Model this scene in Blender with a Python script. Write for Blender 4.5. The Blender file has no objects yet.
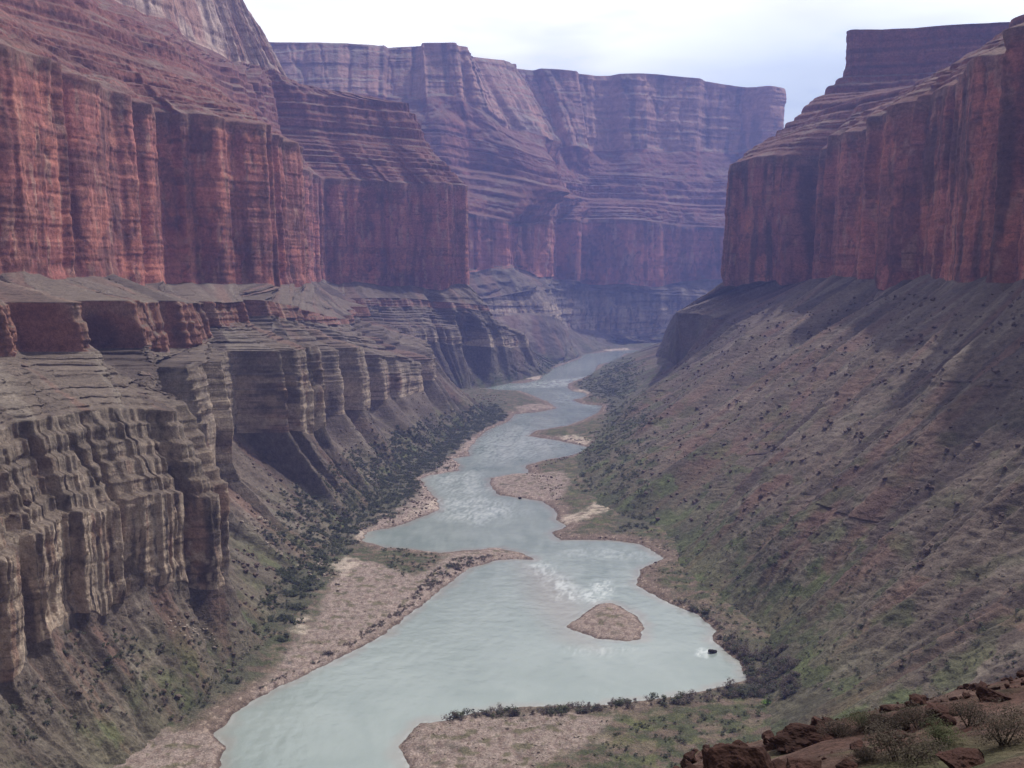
import bpy, math, random
import numpy as np
from mathutils import Vector, Matrix

random.seed(7)
rng = np.random.default_rng(11)
S = bpy.context.scene
COL = S.collection
R = math.radians

# ------------------------------------------------------------------ camera, sky, sun, exposure
F_PX, CX, CY, H_CAM = 1090.0, 512.0, 384.0, 200.0
PITCH = math.atan(101.0 / F_PX)                       # horizon lies 101 px above the picture's centre
cam_d = bpy.data.cameras.new('camera')
cam_d.sensor_width = 36.0
cam_d.lens = 36.0 * F_PX / 1024.0
cam_d.clip_start, cam_d.clip_end = 0.5, 60000.0
cam = bpy.data.objects.new('camera', cam_d)
COL.objects.link(cam)
cam.location = (0, 0, H_CAM)
cam.rotation_euler = (math.pi / 2 - PITCH, 0, 0)
S.camera = cam

SUN_DIR = Vector((0.37, 0.30, 0.88)).normalized()     # towards the sun
SUN_EL = math.asin(SUN_DIR.z)
SUN_AZ = math.atan2(SUN_DIR.x, SUN_DIR.y)
sun_d = bpy.data.lights.new('sun', 'SUN')
sun_d.energy = 4.6
sun_d.angle = R(1.5)
sun_d.color = (1.0, 0.95, 0.88)
sun = bpy.data.objects.new('sun', sun_d)
COL.objects.link(sun)
sun.rotation_euler = SUN_DIR.to_track_quat('Z', 'Y').to_euler()
sun.location = (500, 500, 2500)

W_ = bpy.data.worlds.new('World')
S.world = W_
W_.use_nodes = True
nt = W_.node_tree
nt.nodes.clear()
wo = nt.nodes.new('ShaderNodeOutputWorld')
bg = nt.nodes.new('ShaderNodeBackground')
bg.inputs['Strength'].default_value = 0.15
sky = nt.nodes.new('ShaderNodeTexSky')
sky.sky_type = 'NISHITA'
sky.sun_disc = False
sky.sun_elevation = SUN_EL
sky.sun_rotation = SUN_AZ
sky.air_density, sky.dust_density, sky.ozone_density = 1.0, 1.0, 1.5
tc = nt.nodes.new('ShaderNodeTexCoord')
mp = nt.nodes.new('ShaderNodeMapping')
mp.inputs['Scale'].default_value = (1.6, 1.6, 7.0)
mp.inputs['Location'].default_value = (0.35, 0.1, 0.0)
cn = nt.nodes.new('ShaderNodeTexNoise')
cn.inputs['Scale'].default_value = 1.7
cn.inputs['Detail'].default_value = 7
cn.inputs['Roughness'].default_value = 0.55
cr = nt.nodes.new('ShaderNodeValToRGB')
cr.color_ramp.elements[0].position = 0.30
cr.color_ramp.elements[0].color = (0, 0, 0, 1)
cr.color_ramp.elements[1].position = 0.47
cr.color_ramp.elements[1].color = (1, 1, 1, 1)
cm = nt.nodes.new('ShaderNodeMixRGB')
nt.links.new(tc.outputs['Generated'], mp.inputs['Vector'])
nt.links.new(mp.outputs[0], cn.inputs['Vector'])
nt.links.new(cn.outputs['Fac'], cr.inputs['Fac'])
dp = nt.nodes.new('ShaderNodeVectorMath'); dp.operation = 'DISTANCE'
dp.inputs[1].default_value = Vector((0.268, 0.955, 0.168)).normalized()
st = nt.nodes.new('ShaderNodeVectorMath'); st.operation = 'MULTIPLY'; st.inputs[1].default_value = (0.55, 1, 1.9)
st2 = nt.nodes.new('ShaderNodeVectorMath'); st2.operation = 'MULTIPLY'; st2.inputs[1].default_value = (0.55, 1, 1.9)
st2.inputs[0].default_value = Vector((0.268, 0.955, 0.168)).normalized()
nt.links.new(tc.outputs['Generated'], st.inputs[0])
nt.links.new(st.outputs[0], dp.inputs[0]); nt.links.new(st2.outputs[0], dp.inputs[1])
wr = nt.nodes.new('ShaderNodeMapRange')
wr.inputs['From Min'].default_value, wr.inputs['From Max'].default_value = 0.04, 0.24
wr.inputs['To Min'].default_value, wr.inputs['To Max'].default_value = 0.0, 0.97
nt.links.new(dp.outputs['Value'], wr.inputs['Value'])
adn = nt.nodes.new('ShaderNodeMath'); adn.operation = 'ADD'; adn.use_clamp = True
mln = nt.nodes.new('ShaderNodeMath'); mln.operation = 'MULTIPLY'; mln.inputs[1].default_value = 0.4
nt.links.new(cr.outputs['Color'], mln.inputs[0])
mul = nt.nodes.new('ShaderNodeMath'); mul.operation = 'ADD'; mul.inputs[1].default_value = 0.0
nt.links.new(wr.outputs[0], mul.inputs[0])
nt.links.new(mul.outputs[0], adn.inputs[0]); nt.links.new(mln.outputs[0], adn.inputs[1])
nt.links.new(adn.outputs[0], cm.inputs['Fac'])
nt.links.new(sky.outputs[0], cm.inputs['Color1'])
# the cloud sheet is brightest on the side of the sun
sd_ = nt.nodes.new('ShaderNodeVectorMath'); sd_.operation = 'DOT_PRODUCT'; sd_.inputs[1].default_value = Vector((0.35, 0.80, 0.48)).normalized()
sr = nt.nodes.new('ShaderNodeMapRange'); sr.interpolation_type = 'SMOOTHSTEP'
sr.inputs['From Min'].default_value, sr.inputs['From Max'].default_value = 0.1, 0.85
sr.inputs['To Min'].default_value, sr.inputs['To Max'].default_value = 2.8, 12.8
cc_ = nt.nodes.new('ShaderNodeVectorMath'); cc_.operation = 'SCALE'; cc_.inputs[0].default_value = (1.0, 1.015, 0.995)
nt.links.new(tc.outputs['Generated'], sd_.inputs[0]); nt.links.new(sd_.outputs['Value'], sr.inputs['Value'])
c2 = nt.nodes.new('ShaderNodeTexNoise'); c2.inputs['Scale'].default_value = 3.2; c2.inputs['Detail'].default_value = 6
nt.links.new(mp.outputs[0], c2.inputs['Vector'])
c3 = nt.nodes.new('ShaderNodeMapRange'); c3.inputs['From Min'].default_value, c3.inputs['From Max'].default_value = 0.35, 0.65
c3.inputs['To Min'].default_value, c3.inputs['To Max'].default_value = 0.84, 1.06
nt.links.new(c2.outputs['Fac'], c3.inputs['Value'])
c4 = nt.nodes.new('ShaderNodeMath'); c4.operation = 'MULTIPLY'
nt.links.new(sr.outputs[0], c4.inputs[0]); nt.links.new(c3.outputs[0], c4.inputs[1])
nt.links.new(c4.outputs[0], cc_.inputs['Scale']); nt.links.new(cc_.outputs[0], cm.inputs['Color2'])
nt.links.new(cm.outputs[0], bg.inputs['Color'])
nt.links.new(bg.outputs[0], wo.inputs['Surface'])

S.view_settings.view_transform = 'Standard'
S.view_settings.look = 'None'
S.view_settings.gamma = 1.0
S.view_settings.exposure = -0.30
S.view_settings.use_curve_mapping = False
S.cycles.volume_bounces = 1
S.cycles.max_bounces = 6
S.cycles.diffuse_bounces = 2
S.cycles.glossy_bounces = 2
S.cycles.use_denoising = True

# ------------------------------------------------------------------ numeric helpers
CA, SA = math.cos(PITCH), math.sin(PITCH)

def wp(px, py, D):
    """world point seen at photo pixel (px, py) at forward distance Y = D"""
    xc, yc = (px - CX) / F_PX, -(py - CY) / F_PX
    dy, dz = CA + yc * SA, -SA + yc * CA
    return (xc * D / dy, D, H_CAM + dz * D / dy)

def wz(px, py, z=0.0):
    xc, yc = (px - CX) / F_PX, -(py - CY) / F_PX
    dy, dz = CA + yc * SA, -SA + yc * CA
    t = (z - H_CAM) / dz
    return (xc * t, dy * t)

def project(P):
    d = P - np.array([0, 0, H_CAM])
    zc = d[:, 1] * CA - d[:, 2] * SA
    yc = d[:, 1] * SA + d[:, 2] * CA
    zc = np.maximum(zc, 0.1)
    return CX + F_PX * d[:, 0] / zc, CY - F_PX * yc / zc, zc

def _hash(ix, iy, iz, seed):
    h = (ix.astype(np.uint32) * np.uint32(374761393) + iy.astype(np.uint32) * np.uint32(668265263)
         + iz.astype(np.uint32) * np.uint32(2147483647) + np.uint32(seed * 974711 + 12345))
    h = (h ^ (h >> np.uint32(13))) * np.uint32(1274126177)
    h = (h ^ (h >> np.uint32(16))) * np.uint32(2246822519)
    return h ^ (h >> np.uint32(15))

_G = np.array([(1,1,0),(-1,1,0),(1,-1,0),(-1,-1,0),(1,0,1),(-1,0,1),(1,0,-1),(-1,0,-1),
               (0,1,1),(0,-1,1),(0,1,-1),(0,-1,-1),(1,1,0),(-1,1,0),(0,-1,1),(0,-1,-1)], dtype=np.float32)

def perlin(x, y=0.0, z=0.0, seed=0):
    x, y, z = np.broadcast_arrays(np.asarray(x, np.float32), np.asarray(y, np.float32), np.asarray(z, np.float32))
    fx, fy, fz = np.floor(x), np.floor(y), np.floor(z)
    ix, iy, iz = fx.astype(np.int64), fy.astype(np.int64), fz.astype(np.int64)
    x, y, z = x - fx, y - fy, z - fz
    u, v, w = (t * t * t * (t * (t * 6 - 15) + 10) for t in (x, y, z))
    out = 0
    for a in (0, 1):
        for b in (0, 1):
            for c in (0, 1):
                g = _G[_hash(ix + a, iy + b, iz + c, seed) & np.uint32(15)]
                d = g[..., 0] * (x - a) + g[..., 1] * (y - b) + g[..., 2] * (z - c)
                out = out + d * (u if a else 1 - u) * (v if b else 1 - v) * (w if c else 1 - w)
    return out                                        # about -1 .. 1

def fbm(x, y=0.0, z=0.0, seed=0, octv=4, gain=0.5):
    s, a, f = 0, 1.0, 1.0
    for i in range(octv):
        s = s + a * perlin(np.asarray(x) * f, np.asarray(y) * f, np.asarray(z) * f, seed + i * 17)
        a *= gain
        f *= 2.03
    return s

def ridge(x, y=0.0, z=0.0, seed=0, octv=3, gain=0.5):
    """0 in the creases, 1 on the crests: rounded bodies with sharp recesses"""
    s, a, f, n = 0, 1.0, 1.0, 0
    for i in range(octv):
        s = s + a * np.minimum(np.abs(perlin(np.asarray(x) * f, np.asarray(y) * f, np.asarray(z) * f, seed + i * 31)) * 2.2, 1)
        n += a
        a *= gain
        f *= 2.1
    return s / n

def sm(a, b, x):
    t = np.clip((np.asarray(x) - a) / (b - a), 0, 1)
    return t * t * (3 - 2 * t)

def blocks(U, Z, w, hz, seed, soft=0.09):
    """joint-bounded columns: an offset -1..1 that is constant over each block, with steep edges"""
    u = U / w + 0.03 * perlin(Z / (hz * 0.8), 0.5, 0.5, seed) + 0.45 * perlin(U / (w * 2.7), 0.2, 0.9, seed + 1)
    zb = Z / hz + 0.12 * perlin(U / (w * 9), 0.4, 0.6, seed + 2)
    zb = zb + 0.3 * perlin(zb / 1.7, 0.4, 0.3, seed + 4)
    cz = np.floor(zb); fz = zb - cz
    cz = cz.astype(np.int64)
    def hsh(a, b, k):
        return (_hash(a, b, a * 0 + k, seed + 5) & np.uint32(1023)).astype(np.float32) / 511.5 - 1
    def cell(cu):
        col = hsh(cu, cu * 0 + 3, 0)
        a = 0.8 * col + 0.38 * hsh(cu, cz, 1) + 0.16 * hsh(cz, cz * 0, 2)
        b = 0.8 * col + 0.38 * hsh(cu, cz + 1, 1) + 0.16 * hsh(cz + 1, cz * 0, 2)
        return a + (b - a) * sm(1 - 0.08, 1, fz)
    cu = np.floor(u); f = u - cu
    cu = cu.astype(np.int64)
    A, B = cell(cu), cell(cu + 1)
    return A + (B - A) * sm(1 - soft, 1, f)

def lerp(a, b, t):
    return a + (b - a) * t

def mixc(c, d, w):
    return c + (np.asarray(d, np.float32) - c) * np.asarray(w)[..., None]

def hermite(tk, P, t):
    """smooth curve through P (n, k) at parameters tk"""
    m = np.zeros_like(P)
    d = np.diff(P, axis=0) / np.diff(tk)[:, None]
    m[1:-1] = 0.5 * (d[1:] + d[:-1])
    m[0], m[-1] = d[0], d[-1]
    i = np.clip(np.searchsorted(tk, t, 'right') - 1, 0, len(tk) - 2)
    h = (tk[i + 1] - tk[i])
    s = ((t - tk[i]) / h)[:, None]
    h = h[:, None] * 0.75
    return ((2*s**3 - 3*s**2 + 1) * P[i] + (s**3 - 2*s**2 + s) * h * m[i]
            + (-2*s**3 + 3*s**2) * P[i+1] + (s**3 - s**2) * h * m[i+1])

def grid_mesh(name, P, colr, mat, attrs=None, smooth=True):
    """P (ns, nt, 3) -> one mesh object with a colour attribute 'tint'"""
    ns, nt_ = P.shape[:2]
    me = bpy.data.meshes.new(name)
    idx = np.arange(ns * nt_, dtype=np.int32).reshape(ns, nt_)
    q = np.stack([idx[:-1, :-1], idx[1:, :-1], idx[1:, 1:], idx[:-1, 1:]], -1).reshape(-1, 4)
    nf = len(q)
    me.vertices.add(ns * nt_)
    me.vertices.foreach_set('co', P.reshape(-1).astype(np.float32))
    me.loops.add(nf * 4)
    me.loops.foreach_set('vertex_index', q.reshape(-1))
    me.polygons.add(nf)
    me.polygons.foreach_set('loop_start', np.arange(0, nf * 4, 4, dtype=np.int32))
    me.polygons.foreach_set('use_smooth', np.full(nf, smooth))
    if colr is not None:
        ca = me.color_attributes.new('tint', 'FLOAT_COLOR', 'POINT')
        c4 = np.ones((ns * nt_, 4), np.float32)
        c4[:, :3] = np.clip(colr.reshape(-1, 3), 0.004, 0.95)
        ca.data.foreach_set('color', c4.reshape(-1))
    for k, v in (attrs or {}).items():
        at = me.attributes.new(k, 'FLOAT', 'POINT')
        at.data.foreach_set('value', v.reshape(-1).astype(np.float32))
    me.update(calc_edges=True)
    me.materials.append(mat)
    o = bpy.data.objects.new(name, me)
    COL.objects.link(o)
    return o

def grid_normal(P):
    a = np.gradient(P, axis=0)
    b = np.gradient(P, axis=1)
    n = np.cross(a, b)
    n /= np.linalg.norm(n, axis=-1, keepdims=True) + 1e-9
    n *= np.sign(n[..., 2:3] + 1e-9)
    return n

# ------------------------------------------------------------------ materials
def new_mat(name):
    m = bpy.data.materials.new(name)
    m.use_nodes = True
    b = m.node_tree.nodes['Principled BSDF']
    return m, m.node_tree, b

def rock_material(name, scales=(0.05, 0.35), contrast=(0.55, 0.6), bump=((0.12, 2.5), (0.6, 0.8)), zsq=1.0, rough=0.95):
    """mesh tint broken up by noise, with bump; positions are in metres"""
    m, t, b = new_mat(name)
    b.inputs['Roughness'].default_value = rough
    b.inputs['Specular IOR Level'].default_value = 0.15
    at = t.nodes.new('ShaderNodeAttribute')
    at.attribute_name = 'tint'
    co = t.nodes.new('ShaderNodeTexCoord')
    mpn = t.nodes.new('ShaderNodeMapping')
    mpn.inputs['Scale'].default_value = (1, 1, zsq)
    t.links.new(co.outputs['Object'], mpn.inputs['Vector'])
    c = at.outputs['Color']
    for s, k in zip(scales, contrast):
        n = t.nodes.new('ShaderNodeTexNoise')
        n.inputs['Scale'].default_value = s
        n.inputs['Detail'].default_value = 6
        n.inputs['Roughness'].default_value = 0.65
        t.links.new(mpn.outputs[0], n.inputs['Vector'])
        mr = t.nodes.new('ShaderNodeMapRange')
        mr.inputs['From Min'].default_value, mr.inputs['From Max'].default_value = 0.3, 0.7
        mr.inputs['To Min'].default_value, mr.inputs['To Max'].default_value = 1 - k, 1 + k
        t.links.new(n.outputs['Fac'], mr.inputs['Value'])
        mx = t.nodes.new('ShaderNodeVectorMath')
        mx.operation = 'SCALE'
        t.links.new(c, mx.inputs[0])
        t.links.new(mr.outputs[0], mx.inputs['Scale'])
        c = mx.outputs[0]
    t.links.new(c, b.inputs['Base Color'])
    nrm = None
    for s, d in bump:
        n = t.nodes.new('ShaderNodeTexNoise')
        n.inputs['Scale'].default_value = s
        n.inputs['Detail'].default_value = 8
        n.inputs['Roughness'].default_value = 0.6
        t.links.new(mpn.outputs[0], n.inputs['Vector'])
        bp = t.nodes.new('ShaderNodeBump')
        bp.inputs['Strength'].default_value = 0.9
        bp.inputs['Distance'].default_value = d
        t.links.new(n.outputs['Fac'], bp.inputs['Height'])
        if nrm:
            t.links.new(nrm, bp.inputs['Normal'])
        nrm = bp.outputs[0]
    t.links.new(nrm, b.inputs['Normal'])
    return m

M_WALL = rock_material('canyon_rock', (0.05, 0.3, 1.1), (0.2, 0.35, 0.3), ((0.3, 1.1), (1.3, 0.45)))
M_FAR = rock_material('far_rock', (0.012, 0.06), (0.25, 0.3), ((0.06, 4.5), (0.25, 1.6)))
M_GROUND = rock_material('bank_ground', (0.25, 1.1), (0.3, 0.5), ((0.35, 1.2), (1.4, 0.5)))
M_HILL = rock_material('red_dirt', (0.35, 3.0), (0.45, 0.5), ((0.7, 0.7), (4.0, 0.15)))

def plain_rock(name, base, alt, scale, bump):
    m, t, b = new_mat(name)
    b.inputs['Roughness'].default_value = 0.95
    b.inputs['Specular IOR Level'].default_value = 0.15
    co = t.nodes.new('ShaderNodeTexCoord')
    oi = t.nodes.new('ShaderNodeObjectInfo')
    ad = t.nodes.new('ShaderNodeVectorMath')
    t.links.new(co.outputs['Object'], ad.inputs[0])
    t.links.new(oi.outputs['Location'], ad.inputs[1])
    n = t.nodes.new('ShaderNodeTexNoise')
    n.inputs['Scale'].default_value = scale
    n.inputs['Detail'].default_value = 8
    n.inputs['Roughness'].default_value = 0.7
    t.links.new(ad.outputs[0], n.inputs['Vector'])
    rp = t.nodes.new('ShaderNodeValToRGB')
    rp.color_ramp.elements[0].position, rp.color_ramp.elements[1].position = 0.32, 0.68
    rp.color_ramp.elements[0].color = (*base, 1)
    rp.color_ramp.elements[1].color = (*alt, 1)
    t.links.new(n.outputs['Fac'], rp.inputs['Fac'])
    t.links.new(rp.outputs[0], b.inputs['Base Color'])
    bp = t.nodes.new('ShaderNodeBump')
    bp.inputs['Strength'].default_value = 0.8
    bp.inputs['Distance'].default_value = bump
    t.links.new(n.outputs['Fac'], bp.inputs['Height'])
    t.links.new(bp.outputs[0], b.inputs['Normal'])
    return m

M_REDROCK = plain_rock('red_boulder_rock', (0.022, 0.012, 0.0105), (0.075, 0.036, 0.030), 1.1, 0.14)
M_BROWNROCK = plain_rock('brown_rock', (0.09, 0.066, 0.056), (0.20, 0.148, 0.122), 0.8, 0.3)
M_PALEROCK = plain_rock('pale_rock', (0.2, 0.16, 0.13), (0.42, 0.35, 0.29), 0.8, 0.3)
M_WETROCK = plain_rock('wet_rock', (0.02, 0.016, 0.014), (0.05, 0.04, 0.035), 0.8, 0.2)

def leaf_material(name, c0, c1):
    m, t, b = new_mat(name)
    b.inputs['Roughness'].default_value = 0.8
    b.inputs['Specular IOR Level'].default_value = 0.2
    co = t.nodes.new('ShaderNodeTexCoord')
    oi = t.nodes.new('ShaderNodeObjectInfo')
    ad = t.nodes.new('ShaderNodeVectorMath')
    t.links.new(co.outputs['Object'], ad.inputs[0])
    t.links.new(oi.outputs['Location'], ad.inputs[1])
    n = t.nodes.new('ShaderNodeTexNoise')
    n.inputs['Scale'].default_value = 0.5
    n.inputs['Detail'].default_value = 4
    t.links.new(ad.outputs[0], n.inputs['Vector'])
    rp = t.nodes.new('ShaderNodeValToRGB')
    rp.color_ramp.elements[0].position, rp.color_ramp.elements[1].position = 0.35, 0.65
    rp.color_ramp.elements[0].color = (*c0, 1)
    rp.color_ramp.elements[1].color = (*c1, 1)
    t.links.new(n.outputs['Fac'], rp.inputs['Fac'])
    t.links.new(rp.outputs[0], b.inputs['Base Color'])
    tl = t.nodes.new('ShaderNodeBsdfTranslucent')
    t.links.new(rp.outputs[0], tl.inputs['Color'])
    ms = t.nodes.new('ShaderNodeMixShader')
    ms.inputs[0].default_value = 0.45
    t.links.new(b.outputs[0], ms.inputs[1]); t.links.new(tl.outputs[0], ms.inputs[2])
    t.links.new(ms.outputs[0], t.nodes['Material Output'].inputs['Surface'])
    return m

M_GREEN = leaf_material('green_leaves', (0.08, 0.092, 0.052), (0.135, 0.145, 0.08))
M_BROWNLEAF = leaf_material('grey_brown_twigs', (0.125, 0.102, 0.092), (0.205, 0.165, 0.145))
M_DARKLEAF = leaf_material('dark_leaves', (0.10, 0.106, 0.078), (0.155, 0.158, 0.112))
M_DRYBUSH = leaf_material('dry_bush_twigs', (0.055, 0.044, 0.036), (0.11, 0.088, 0.07))
M_LIME = leaf_material('lime_leaves', (0.10, 0.19, 0.03), (0.16, 0.27, 0.06))
M_TWIG = plain_rock('twig_bark', (0.03, 0.022, 0.018), (0.08, 0.06, 0.05), 3.0, 0.02)

# ------------------------------------------------------------------ canyon walls: strata lofted along the canyon
RED0 = np.array((0.385, 0.152, 0.122), np.float32)
RED_PALE = (0.47, 0.205, 0.15)
VARN = (0.105, 0.058, 0.052)
TALUS = (0.138, 0.108, 0.088)
TALUS2 = (0.083, 0.063, 0.054)
RUST = (0.18, 0.105, 0.083)
TAN = (0.36, 0.275, 0.21)
GREYROCK = (0.145, 0.122, 0.102)
OLIVE = (0.072, 0.080, 0.042)
SUPAI = (0.215, 0.085, 0.068)
LEDGE = (0.185, 0.13, 0.108)
COCO = (0.36, 0.215, 0.175)

def stair(n, cz, seed, jitter=0.6):
    """staircase lat(h): n beds, the cliff part of each bed takes cz of its height and almost no run"""
    r = np.random.default_rng(seed)
    hh = 1 + jitter * (r.random(n) * 2 - 1)
    hh /= hh.sum()
    c = np.clip(cz + 0.25 * (r.random(n) * 2 - 1), 0.1, 0.92)
    hs, ls, h, l = [0.0], [0.0], 0.0, 0.0
    run = hh * (0.6 + 0.8 * r.random(n))
    run /= run.sum()
    for i in range(n):
        hs.append(h + hh[i] * (1 - c[i])); ls.append(l + run[i] * 0.94)
        h += hh[i]; l += run[i]
        hs.append(h); ls.append(l)
    return np.array(hs), np.array(ls)

def band_color(kind, U, Z, h, nz, seed, sc):
    """base colour of the rock itself: beds, varnish streaks, rubble on ledges"""
    if kind == 'talus':
        c = np.broadcast_to(np.array(TALUS, np.float32), U.shape + (3,)).copy()
        c = mixc(c, TALUS2, sm(-0.1, 0.35, fbm(U / (45*sc), Z / (120*sc), 0, seed + 1, 4)))
        c = mixc(c, RUST, 0.55 * sm(0.12, 0.5, fbm(U / (24*sc), Z / (150*sc), 3, seed + 2, 4)))
        c = mixc(c, (0.205, 0.172, 0.142), 0.6 * sm(0.2, 0.55, fbm(U / (16*sc), Z / (60*sc), 7, seed + 3, 4)))
        c = mixc(c, GREYROCK, 0.6 * sm(0.45, 0.8, 1 - nz))
    elif kind == 'muav':
        c = np.broadcast_to(np.array(TAN, np.float32), U.shape + (3,)).copy()
        c = mixc(c, (0.24, 0.145, 0.11), 0.8 * sm(0.0, 0.5, fbm(U / (14*sc), Z / (50*sc), 0, seed + 1, 4)))
        c = mixc(c, (0.105, 0.083, 0.072), 0.85 * sm(0.02, 0.4, fbm(U / (5*sc), Z / (40*sc), 2, seed + 2, 4)))
        c = mixc(c, (0.07, 0.055, 0.048), 0.7 * sm(0.05, 0.01, np.abs(perlin(U / (7*sc) + 0.3*fbm(U/(5*sc), Z/(14*sc), 1, seed+21, 2), Z / (70*sc), 0.5, seed + 22))))
        c = mixc(c, (0.09, 0.07, 0.06), 0.55 * sm(0.07, 0.015, np.abs(perlin(U / (150*sc), Z / (6.5*sc), 0.5, seed + 23) + 0.06*fbm(U/(6*sc), Z/(6*sc), 0, seed+24, 2))))
        c = mixc(c, (0.46, 0.37, 0.29), 0.6 * sm(0.14, 0.24, fbm(U / (11*sc), Z / (26*sc), 1.4, seed + 25, 5, 0.6)))
        c = mixc(c, GREYROCK, 0.6 * sm(0.35, 0.85, h + 0.35 * fbm(U / (40*sc), Z / (12*sc), 5, seed + 4, 3)))
        c = mixc(c, TALUS, 0.9 * sm(0.45, 0.75, nz))
    elif kind == 'redmuav':
        c = np.broadcast_to(np.array((0.25, 0.125, 0.095), np.float32), U.shape + (3,)).copy()
        c = mixc(c, (0.11, 0.07, 0.06), 0.8 * sm(0.0, 0.4, fbm(U / (6*sc), Z / (50*sc), 2, seed + 2, 4)))
        c = mixc(c, (0.33, 0.23, 0.175), 0.6 * sm(0.15, 0.5, fbm(U / (10*sc), Z / (40*sc), 4, seed + 3, 3)))
        c = mixc(c, TALUS, 0.9 * sm(0.45, 0.75, nz))
    elif kind == 'redwall':
        c = np.broadcast_to(RED0, U.shape + (3,)).copy()
        c = mixc(c, (0.27, 0.105, 0.088), sm(-0.2, 0.4, fbm(U / (120*sc), Z / (90*sc), 0, seed + 9, 3)))
        c = mixc(c, RED_PALE, 0.8 * sm(0.05, 0.5, fbm(U / (26*sc), Z / (80*sc), 0, seed + 1, 4)))
        c = mixc(c, (0.46, 0.18, 0.13), 0.75 * sm(0.10, 0.18, fbm(U / (48*sc), Z / (62*sc), 0.4, seed + 15, 5, 0.6)))
        c = mixc(c, (0.17, 0.08, 0.068), 0.6 * sm(0.12, 0.22, fbm(U / (55*sc), Z / (95*sc), 5.4, seed + 16, 5, 0.6)))
        c = mixc(c, (0.46, 0.29, 0.22), 0.55 * sm(0.28, 0.55, fbm(U / (9*sc), Z / (45*sc), 6, seed + 6, 4)))
        c = mixc(c, VARN, (0.9 if seed > 560 and sc < 2 else 0.6) * sm(-0.12 if seed > 560 and sc < 2 else 0.06, 0.4 if seed > 560 and sc < 2 else 0.5, 0.75 * fbm(U / (15*sc), Z / (120*sc), 2, seed + 2, 5) + 0.55 * fbm(U / (70*sc), Z / (200*sc), 4, seed + 5, 2)))
        c = mixc(c, (0.09, 0.045, 0.04), 0.6 * sm(0.035, 0.008, np.abs(perlin(U / (16*sc) + 0.35*fbm(U/(9*sc), Z/(20*sc), 1, seed+21, 3), Z / (90*sc), 0.5, seed + 22))))
        c = mixc(c, (0.15, 0.075, 0.062), 0.5 * sm(0.06, 0.015, np.abs(perlin(U / (260*sc), Z / (13*sc), 0.5, seed + 23) + 0.07*fbm(U/(9*sc), Z/(9*sc), 0, seed+24, 3))))
        c = mixc(c, (0.19, 0.125, 0.10), 0.55 * sm(0.88, 0.98, h + 0.05 * fbm(U / 30, 0, 0, seed + 8, 3)))
        c = mixc(c, TALUS, 0.85 * sm(0.5, 0.75, nz))
    elif kind == 'supai':
        c = np.broadcast_to(np.array(SUPAI, np.float32), U.shape + (3,)).copy()
        bed = fbm(U / (300*sc), Z / (9*sc), 0, seed + 1, 4)
        c = mixc(c, (0.14, 0.065, 0.055), 0.8 * sm(0.0, 0.4, bed))
        c = mixc(c, (0.30, 0.15, 0.115), 0.7 * sm(0.05, 0.4, -bed))
        c = mixc(c, VARN, 0.5 * sm(0.1, 0.5, fbm(U / (10*sc), Z / (60*sc), 2, seed + 2, 3)))
        rub = sm(0.42, 0.7, nz)
        c = mixc(c, (0.15, 0.082, 0.068), 0.85 * rub)
        c = mixc(c, LEDGE, 0.8 * rub * sm(0.0, 0.4, fbm(U / (40*sc), Z / (30*sc), 5, seed + 3, 4)))
    else:                                             # pale upper cliffs
        c = np.broadcast_to(np.array((0.46, 0.345, 0.29) if sc < 2 else COCO, np.float32), U.shape + (3,)).copy()
        c = mixc(c, (0.36, 0.20, 0.155), 0.85 * sm(-0.1, 0.4, fbm(U / (60*sc), Z / (120*sc), 0, seed + 1, 4)))
        c = mixc(c, (0.16, 0.11, 0.10), 0.8 * sm(0.08, 0.45, fbm(U / (12*sc), Z / (110*sc), 2, seed + 2, 4)))
        c = mixc(c, (0.20, 0.12, 0.10), 0.6 * sm(0.1, 0.4, fbm(U / (300*sc), Z / (14*sc), 4, seed + 5, 3)))
        c = mixc(c, (0.22, 0.185, 0.15), 0.8 * sm(0.5, 0.75, nz))
    return c

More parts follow.
